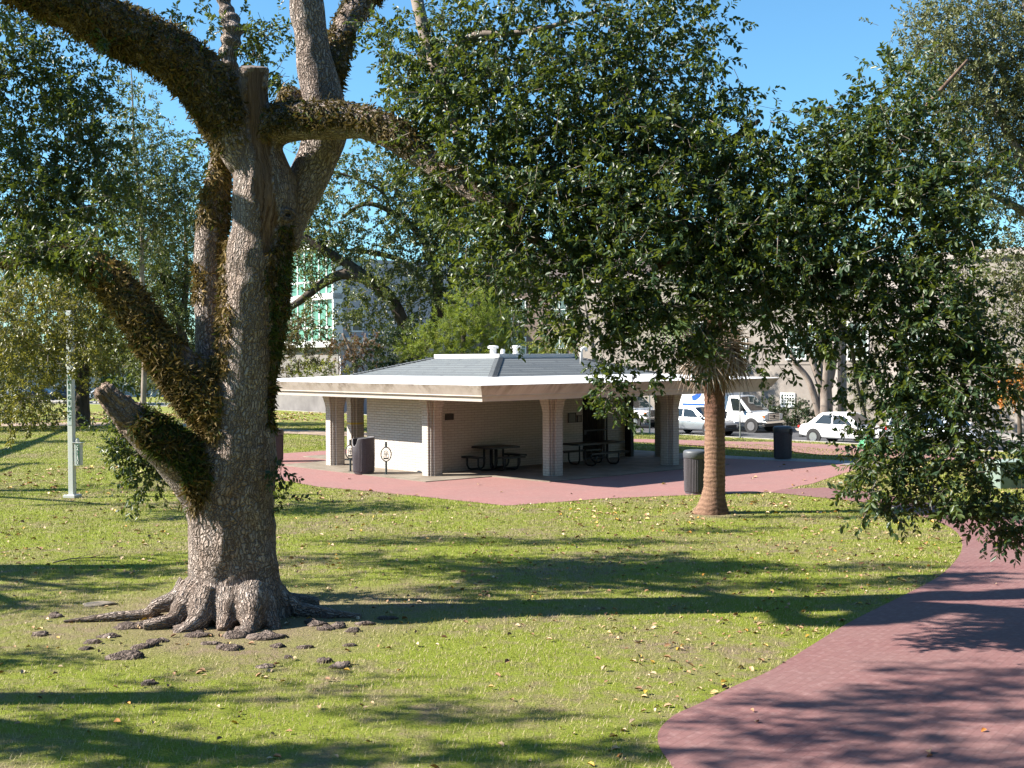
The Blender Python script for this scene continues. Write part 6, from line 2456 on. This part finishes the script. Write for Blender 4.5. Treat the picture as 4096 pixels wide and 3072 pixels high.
# oaks standing outside the picture to the left, throwing their shade across the lawn
for i, (x, y, blobs, lb_) in enumerate(((-15.0, 13.6, [overhead(-60, 300, 1575, .25, 7), overhead(0, 330, 1600, .25, 7.4, 1.2), overhead(-50, 900, 1622, .12, 7.4, 1.3), overhead(150, 620, 1648, .22, 7.2), overhead(600, 1000, 1655, .2, 7.6), overhead(-100, 190, 1425, .25, 6.4, 1.3), ((-14.5, 13.6, 8.5), (2.2, 1.0, 1.2), 110)], 'oak just outside the left edge shading the nearest grass'),
                                        (-18.0, 22.5, [overhead(-60, 400, 1238, .55, 7.5, 1.3), overhead(-60, 330, 1268, .35, 7.2), overhead(-80, 170, 1310, .5, 7, 1.2), ((-17.5, 22.5, 8.5), (2.4, 1.0, 1.3), 140)], 'oak outside the left edge shading the grass left of the trunk'),
                                        (-24.0, 36.0, [overhead(-60, 150, 1003, .35, 7.5), overhead(-60, 180, 955, 1.0, 7.5, 1.3), overhead(-30, 300, 930, 1.2, 8), overhead(0, 420, 905, 1.0, 9, .8), overhead(60, 400, 1090, .12, 8, .6), ((-25, 36, 9.5), (3, 1.2, 1.6), 180)], 'oak outside the left edge shading the lawn by the emergency pole'))):
    t = thing('live_oak', lb_, 'tree', (x, y, 0))
    mb = MB()
    rough_tube(mb, catmull([(x, y, -.1, .6), (x, y, 1.5, .5), (x + .2, y, 3.5, .42), (x + .4, y, 5.5, .33), (x + .8, y - .2, 8, .2)]), 14, .1, i)
    for c_, r_, n_b in blobs:
        rough_tube(mb, catmull([(x + .2, y, 3.6, .22), ((x + c_[0]) / 2, (y + c_[1]) / 2, (3.9 + c_[2]) / 2 + .6, .15), (c_[0], c_[1], c_[2], .07)]), 8, .1, i)
    mb.build('trunk', M['bark'], t, True, smooth=True)
    crown('crown', t, blobs, M['oak_leaf'], leaf=.10, per=12, twig=.4, clump=.22)
    if i == 2:
        hang = [DB(60, 590, 80, 50, 32), DB(170, 585, 80, 50, 31.5), DB(225, 650, 35, 60, 31), DB(50, 680, 70, 60, 31), DB(140, 680, 70, 60, 31), DB(190, 730, 50, 45, 30.5), DB(60, 760, 70, 45, 30.5), DB(140, 765, 60, 40, 30.5), DB(60, 830, 60, 30, 30), DB(50, 870, 45, 30, 29.5), DB(80, 905, 30, 18, 29.5), DB(30, 910, 18, 25, 29.5, .7), DB(-60, 700, 90, 120, 31)]
        crown('crown_fringe', t, [(c_, r_, n_b * 1.5) for c_, r_, n_b in hang], M['yellow_oak_leaf'], leaf=.095, per=13, twig=.4, clump=.3, wr=.45, droop=.3)

# street trees and wood beyond
far_trees = [(60, 190, 10, 'street tree rising behind the row of far left cars'), (700, 185, 12, 'rounded far tree seen between oak trunk and broken limb'), (1130, 160, 10, 'far tree behind the dark blue pickup'), (1800, 150, 13, 'tall far tree above the bright conifer'), (2250, 140, 12, 'far tree over the middle of the pavilion roof'), (2700, 135, 13, 'far tree above the palm crown'), (3850, 95, 11, 'mid green tree behind the silver sport utility car'), (440, 150, 9, 'bushy tree behind the white far sedan')]
for i, (px, Y, hgt, lb_) in enumerate(far_trees):
    bpt = P(px, 1500, Y)
    bpt[2] = float(far_drop(bpt[0], Y)) - .4
    t = thing('street_tree', lb_, 'tree', bpt)
    mb = MB()
    x, y, z = bpt
    rough_tube(mb, catmull([(x, y, z - .2, .35), (x, y, z + 2, .28), (x + .3, y, z + hgt * .55, .18), (x + .2, y, z + hgt * .85, .07)]), 10, .1, i)
    mb.build('trunk', M['bark'], t, True, smooth=True)
    bl = []
    for k in range(9):
        a = rnd.uniform(0, 2 * PI)
        rr = rnd.uniform(0, hgt * .33)
        bl.append(((x + rr * math.cos(a), y + rr * math.sin(a) * .7, z + hgt * rnd.uniform(.38, .88)), (hgt * .22, hgt * .22, hgt * .15), 60))
    crown('crown', t, bl, M[('oak_leaf_far', 'yellow_oak_leaf', 'grey_leaf')[i % 3]], leaf=.30, per=14, twig=1.3, clump=.8, wr=.5, stem_frac=.2, stem_r=.02)
# distant wood closing the horizon
bl = []
for i in range(70):
    x = -150 + i * 4.3 + rnd.uniform(-2, 2)
    y = 232 + rnd.uniform(-8, 8)
    bl.append(((x, y, -1 + rnd.uniform(0, 6)), (4.5, 4, 4.0), 45))
tag(crown('far_wood', None, bl, M['oak_leaf_far'], leaf=.6, per=14, twig=2.2, clump=1.6, wr=.55, stem_frac=0), 'line of distant trees closing the view behind the streets', 'trees', kind='stuff')

# unseen trees added behind and right of the viewpoint to block low sky light
bl = []
for i in range(64):
    if i < 40:
        x, y = -48 + i * 2.7 + rnd.uniform(-1.5, 1.5), -14 + rnd.uniform(-5, 3)
    else:
        x, y = 31 + rnd.uniform(-2, 5), -10 + (i - 40) * 2.1
    for z in (2.2, 6.5, 11.5, 16):
        bl.append(((x, y, z + rnd.uniform(-1, 1)), (3.2, 2.6, 2.6), 26))
tag(crown('sky_blocker_trees', None, bl, M['oak_leaf_far'], leaf=.75, per=12, twig=2.0, clump=1.0, wr=.6, stem_frac=0), 'unseen belt of trees added behind the viewpoint to block sky light', 'trees', kind='stuff')

# ------------------------------------------------------------------ sabal palm
g = G(2846, 2052)
palm = thing('palm_tree', 'cabbage palm with ringed trunk flaring at the lawn and a skirt of dead fronds', 'palm', g)
PY = g[1]
mb = MB()
prof = []
ctr = []
for (px, py, hw) in ((2846, 2085, 92), (2846, 2062, 80), (2848, 2040, 66), (2851, 2010, 54), (2855, 1970, 46), (2858, 1936, 43), (2859, 1850, 41), (2859, 1760, 40), (2859, 1690, 40), (2858, 1600, 41), (2857, 1500, 41), (2857, 1420, 43), (2857, 1330, 40), (2857, 1240, 30)):
    p = P(px, py, PY)
    ctr.append([p[0], p[1], p[2], hw * PY / F])
ctr = catmull(ctr, 9)
for k in range(len(ctr)):
    z = ctr[k, 2]
    ctr[k, 3] *= 1 + (.03 if k % 2 else -.02) + .02 * math.sin(z * 9)
    if z < .12:
        ctr[k, 3] *= 1.0
n = 40
pts = [Vector(q[:3]) for q in ctr]
mb.tube(pts, list(ctr[:, 3]), n, 0)
v = np.array(mb.v)
nn_ = len(pts) * n
cc = np.repeat(ctr[:, :3], n, 0)
low = np.clip((.35 - v[:nn_, 2]) / .35, 0, 1)
ang = np.arctan2(v[:nn_, 1] - cc[:, 1], v[:nn_, 0] - cc[:, 0])
fac = 1 + .05 * low * np.sin(ang * 17) + .03 * vnoise(v[:nn_] * 6)
v[:nn_] = cc + (v[:nn_] - cc) * fac[:, None]
mb.v = [tuple(q) for q in v]
mb.build('trunk', M['palm_trunk'], palm, True, smooth=True)
# leaf bases
top = np.array([ctr[-1][0], ctr[-1][1], P(2857, 1180, PY)[2]])
mb = MB()
for i in range(26):
    a = i * 2.4
    z = P(2857, 1450 - i * 7, PY)[2]
    r = .21
    q = np.array([top[0] + r * math.cos(a), top[1] + r * math.sin(a), z])
    e = q + np.array([math.cos(a) * .16, math.sin(a) * .16, .26])
    mb.bar(q, e, .07, .03)
mb.bar((top[0] - .22, top[1] - .2, P(2820, 1480, PY)[2]), (top[0] + .02, top[1] - .25, P(2880, 1478, PY)[2]), .05, .05)
mb.build('leaf_base', M['limb_brown'], palm, True)


def frond_mesh(length, fan, nseg, droop, wid):
    """costapalmate leaf in local space growing along +x, as quads"""
    Vv, Ff = [], []
    def strip(pts, ws, up):
        o = len(Vv)
        for p, w_ in zip(pts, ws):
            t = np.array(up) * w_
            Vv.append(p - t)
            Vv.append(p + t)
        for k in range(len(pts) - 1):
            Ff.append((o + 2 * k, o + 2 * k + 1, o + 2 * k + 3, o + 2 * k + 2))
    pet = [np.array([length * t, 0, -droop * .25 * (t ** 2)]) for t in np.linspace(0, 1, 5)]
    strip(pet, [.022, .020, .018, .016, .014], (0, 1, 0))
    for i in range(nseg):
        f = (i + .5) / nseg
        a = (f - .5) * math.radians(220)
        base = pet[-1] + np.array([.25 * (1 - abs(2 * f - 1)) * fan, 0, -droop * .08])
        L = fan * (.75 + .35 * math.cos(a * .6)) * rnd.uniform(.85, 1.1)
        d = np.array([math.cos(a), math.sin(a), 0])
        pts, ws = [], []
        for t, w_ in ((0, .5), (.3, 1), (.65, .75), (1, .08)):
            pts.append(base + d * L * t + np.array([0, 0, -droop * L * .55 * t * t - .06 * abs(math.sin(a)) * t + .05 * math.sin(7 * f)]))
            ws.append(wid * w_)
        sd_ = np.array([-d[1], d[0], .35])
        strip(pts, ws, sd_)
    return np.array(Vv), np.array(Ff)


def add_fronds(n, mat, nm, elev, length, fan, droop, z0, wid=.022, nseg=34, kinds=3):
    protos = []
    for k in range(kinds):
        Vv, Ff = frond_mesh(length, fan, nseg, droop * rnd.uniform(.8, 1.2), wid)
        protos.append((Vv, Ff))
    meshes = []
    for i in range(n):
        if len(meshes) < kinds:
            Vv, Ff = protos[len(meshes)]
            o = mesh_np(nm, Vv, Ff, mat, None, None, {'rnd': ('FACE', np.clip(rng.random(len(Ff)) * .6 + .3 * rnd.random(), 0, 1))})
            meshes.append(o.data)
        else:
            o = bpy.data.objects.new(nm, meshes[i % kinds])
            COL.objects.link(o)
        o.parent = palm
        a = i * 2.39996 + rnd.uniform(-.2, .2)
        el = elev[0] + (elev[1] - elev[0]) * (i + .5) / n + rnd.uniform(-.08, .08)
        o.rotation_euler = (rnd.uniform(-.3, .3), -el, a)
        s_ = rnd.uniform(.85, 1.12)
        o.scale = (s_, s_, s_)
        o.location = (top[0] - g[0], top[1] - g[1], top[2] - g[2] + z0 + rnd.uniform(-.15, .1))


add_fronds(28, M['frond'], 'frond', (1.35, -.45), 1.25, 1.0, .55, .1)
add_fronds(38, M['dead_frond'], 'dead_frond', (-1.0, -1.52), .85, .95, .35, -.25, .022, 24)

# ------------------------------------------------------------------ grass, fallen leaves, small debris
slab_w = [EL(*q) for q in slab]
NB = 1250000
Yb = np.sqrt(rng.random(NB) * (72.0 ** 2 - 10.8 ** 2) + 10.8 ** 2)
Xb = (rng.random(NB) * 2 - 1) * (.425 * Yb + .4)
thin = np.clip((16.0 / Yb) ** 1.15, 0, 1)
pn = vnoise(np.stack([Xb * .8, Yb * .8, Xb * 0], 1)) * .5 + vnoise(np.stack([Xb * 2.6, Yb * 2.6, Xb * 0 + 4], 1)) * .4
rt = np.hypot(Xb + 4.0, (Yb - 18.3))
bare = np.clip((rt - 1.2) / 2.2, .12, 1)
rp = np.hypot(Xb - 4.75, Yb - 30.0)
bare *= np.clip((rp - .4) / 1.0, .1, 1)
near = np.clip((24 - Yb) / 8, 0, 1)
keepb = (rng.random(NB) < thin * bare * np.clip(1.0 + pn * (.5 + .5 * near), .18, 1))
keepb &= kerb_s(Xb, Yb) > .4
for poly in POLYS + [slab_w]:
    keepb &= ~in_poly(Xb, Yb, poly)
Xb, Yb = Xb[keepb], Yb[keepb]
nb = len(Xb)
Zb = terr(Xb, Yb)
hgt = (.022 + .03 * rng.random(nb)) * (1 + .25 * vnoise(np.stack([Xb * 1.7, Yb * 1.7, Xb * 0], 1))) * np.where(Yb > 26, 1.15, 1)
ang = rng.random(nb) * 2 * PI
lean = .25 + .75 * rng.random(nb)
wdt = (.0036 + .003 * rng.random(nb)) * np.clip(Yb / 18, .8, 4.0)
b0_ = np.stack([Xb, Yb, Zb], 1)
sdv = np.stack([np.cos(ang + 1.57), np.sin(ang + 1.57), 0 * ang], 1) * wdt[:, None]
tip = b0_ + np.stack([np.cos(ang) * hgt * lean, np.sin(ang) * hgt * lean, hgt], 1)
GV = np.stack([b0_ - sdv, b0_ + sdv, tip], 1).reshape(-1, 3)
GF = np.arange(nb * 3).reshape(-1, 3)
tag(mesh_np('grass', GV, GF, M['blade'], None, None, {'rnd': ('FACE', rng.random(nb))}), 'short mixed green and straw coloured park grass', 'grass', kind='stuff')

NL = 16000
Yl = np.sqrt(rng.random(NL) * (60.0 ** 2 - 11 ** 2) + 11 ** 2)
Xl = (rng.random(NL) * 2 - 1) * (.42 * Yl)
kp = rng.random(NL) < np.clip(.25 + .5 * (Xl > 1) + .35 * vnoise(np.stack([Xl * .35, Yl * .35, Xl * 0 + 2], 1)), .06, 1) * np.clip(26 / Yl, .3, 1) * (Yl < 44)
for poly in POLYS + [slab_w]:
    kp &= ~(in_poly(Xl, Yl, poly) & (rng.random(NL) > .035))
Xl, Yl = Xl[kp], Yl[kp]
# drift of leaves under the far left oak
n2_ = 2600
Xl = np.concatenate([Xl, -24 + rng.normal(size=n2_) * 8])
Yl = np.concatenate([Yl, 76 + rng.random(n2_) * 26])
nl_ = len(Xl)
ba = np.stack([Xl, Yl, terr(Xl, Yl) + .012 + .025 * rng.random(nl_)], 1)
a = rng.random(nl_) * 2 * PI
dl_ = np.stack([np.cos(a), np.sin(a), .25 * rng.normal(size=nl_)], 1)
V_, F_ = leaf_arrays(ba, dl_, np.array([0, 0, 1.0]) + rng.normal(size=(nl_, 3)) * .25, (.045 + .065 * rng.random(nl_)) * np.clip(Yl / 22, 1, 2.2), .62, .3, .2)
tag(mesh_np('fallen_leaves', V_, F_, M['litter'], None, None, {'rnd': ('FACE', np.repeat(rng.random(nl_), 2))}), 'dry tan and orange leaves scattered over the lawn', 'leaves', kind='stuff')

g = G(210, 2255)
st = thing('fallen_branch', 'thin dry forked branch lying on the grass left of the trunk', 'branch', g)
mb = MB()
e = G(420, 2228) - g
mb.tube([(0, 0, .02), tuple(e * .35 + np.array([0, .02, .05])), tuple(e * .7 + np.array([0, -.03, .03])), tuple(e)], [.014, .012, .009, .004], 6)
mb.tube([tuple(e * .7 + np.array([0, -.03, .03])), tuple(e * .95 + np.array([.1, .2, .06]))], [.007, .003], 5)
mb.tube([tuple(e * .45 + np.array([0, .02, .05])), tuple(e * .7 + np.array([.0, .25, .08]))], [.006, .003], 5)
mb.build('stick', M['twig'], st)
g = G(402, 2418)
mb = MB()
lump(mb, (0, 0, 0), .27, .17, .05, 2.0)
o = mb.build('flat_stone', M['concrete'], None, smooth=True)
o.location = g
tag(o, 'pale flat stone in the grass beside the long left root', 'stone')

# ------------------------------------------------------------------ light, sky, camera
sdir = Vector((sx / hn * math.cos(SUN_EL), sy / hn * math.cos(SUN_EL), math.sin(SUN_EL)))
L = bpy.data.lights.new('sun', 'SUN')
L.energy = 5.0
L.angle = math.radians(.5)
L.color = (1.0, .93, .83)
lo = bpy.data.objects.new('sun', L)
COL.objects.link(lo)
lo.rotation_euler = (-sdir).to_track_quat('-Z', 'Y').to_euler()
lo.location = (-30, 10, 40)
w = bpy.data.worlds.new('World')
sc.world = w
w.use_nodes = True
nt = w.node_tree
sky = nt.nodes.new('ShaderNodeTexSky')
sky.sky_type = 'NISHITA'
sky.sun_disc = False
sky.sun_elevation = SUN_EL
sky.sun_rotation = math.atan2(sx, sy)
sky.air_density = 1.0
sky.dust_density = .25
sky.ozone_density = 2.2
tint = nt.nodes.new('ShaderNodeMix')
tint.data_type = 'RGBA'
tint.blend_type = 'MULTIPLY'
tint.inputs[0].default_value = 1
nt.links.new(sky.outputs[0], tint.inputs[6])
tint.inputs[7].default_value = (.68, 1.08, 1.24, 1)
nt.links.new(tint.outputs[2], nt.nodes['Background'].inputs[0])
nt.nodes['Background'].inputs[1].default_value = .060

cam = bpy.data.cameras.new('camera')
cam.sensor_width = 36
cam.lens = 36 * F / 4096
cam.clip_start = .1
cam.clip_end = 5000
co = bpy.data.objects.new('camera', cam)
COL.objects.link(co)
co.location = (0, 0, H)
co.rotation_euler = (Matrix.Rotation(PI / 2 - PITCH, 4, 'X') @ Matrix.Rotation(-ROLL, 4, 'Z')).to_euler()
sc.camera = co
sc.render.engine = 'CYCLES'
sc.cycles.max_bounces = 6
sc.cycles.diffuse_bounces = 3
sc.cycles.glossy_bounces = 3
sc.cycles.transmission_bounces = 4
sc.cycles.caustics_reflective = False
sc.cycles.caustics_refractive = False
sc.cycles.sample_clamp_indirect = 4
sc.view_settings.view_transform = 'Standard'
sc.view_settings.look = 'None'
sc.view_settings.exposure = 1.55
sc.view_settings.gamma = 1
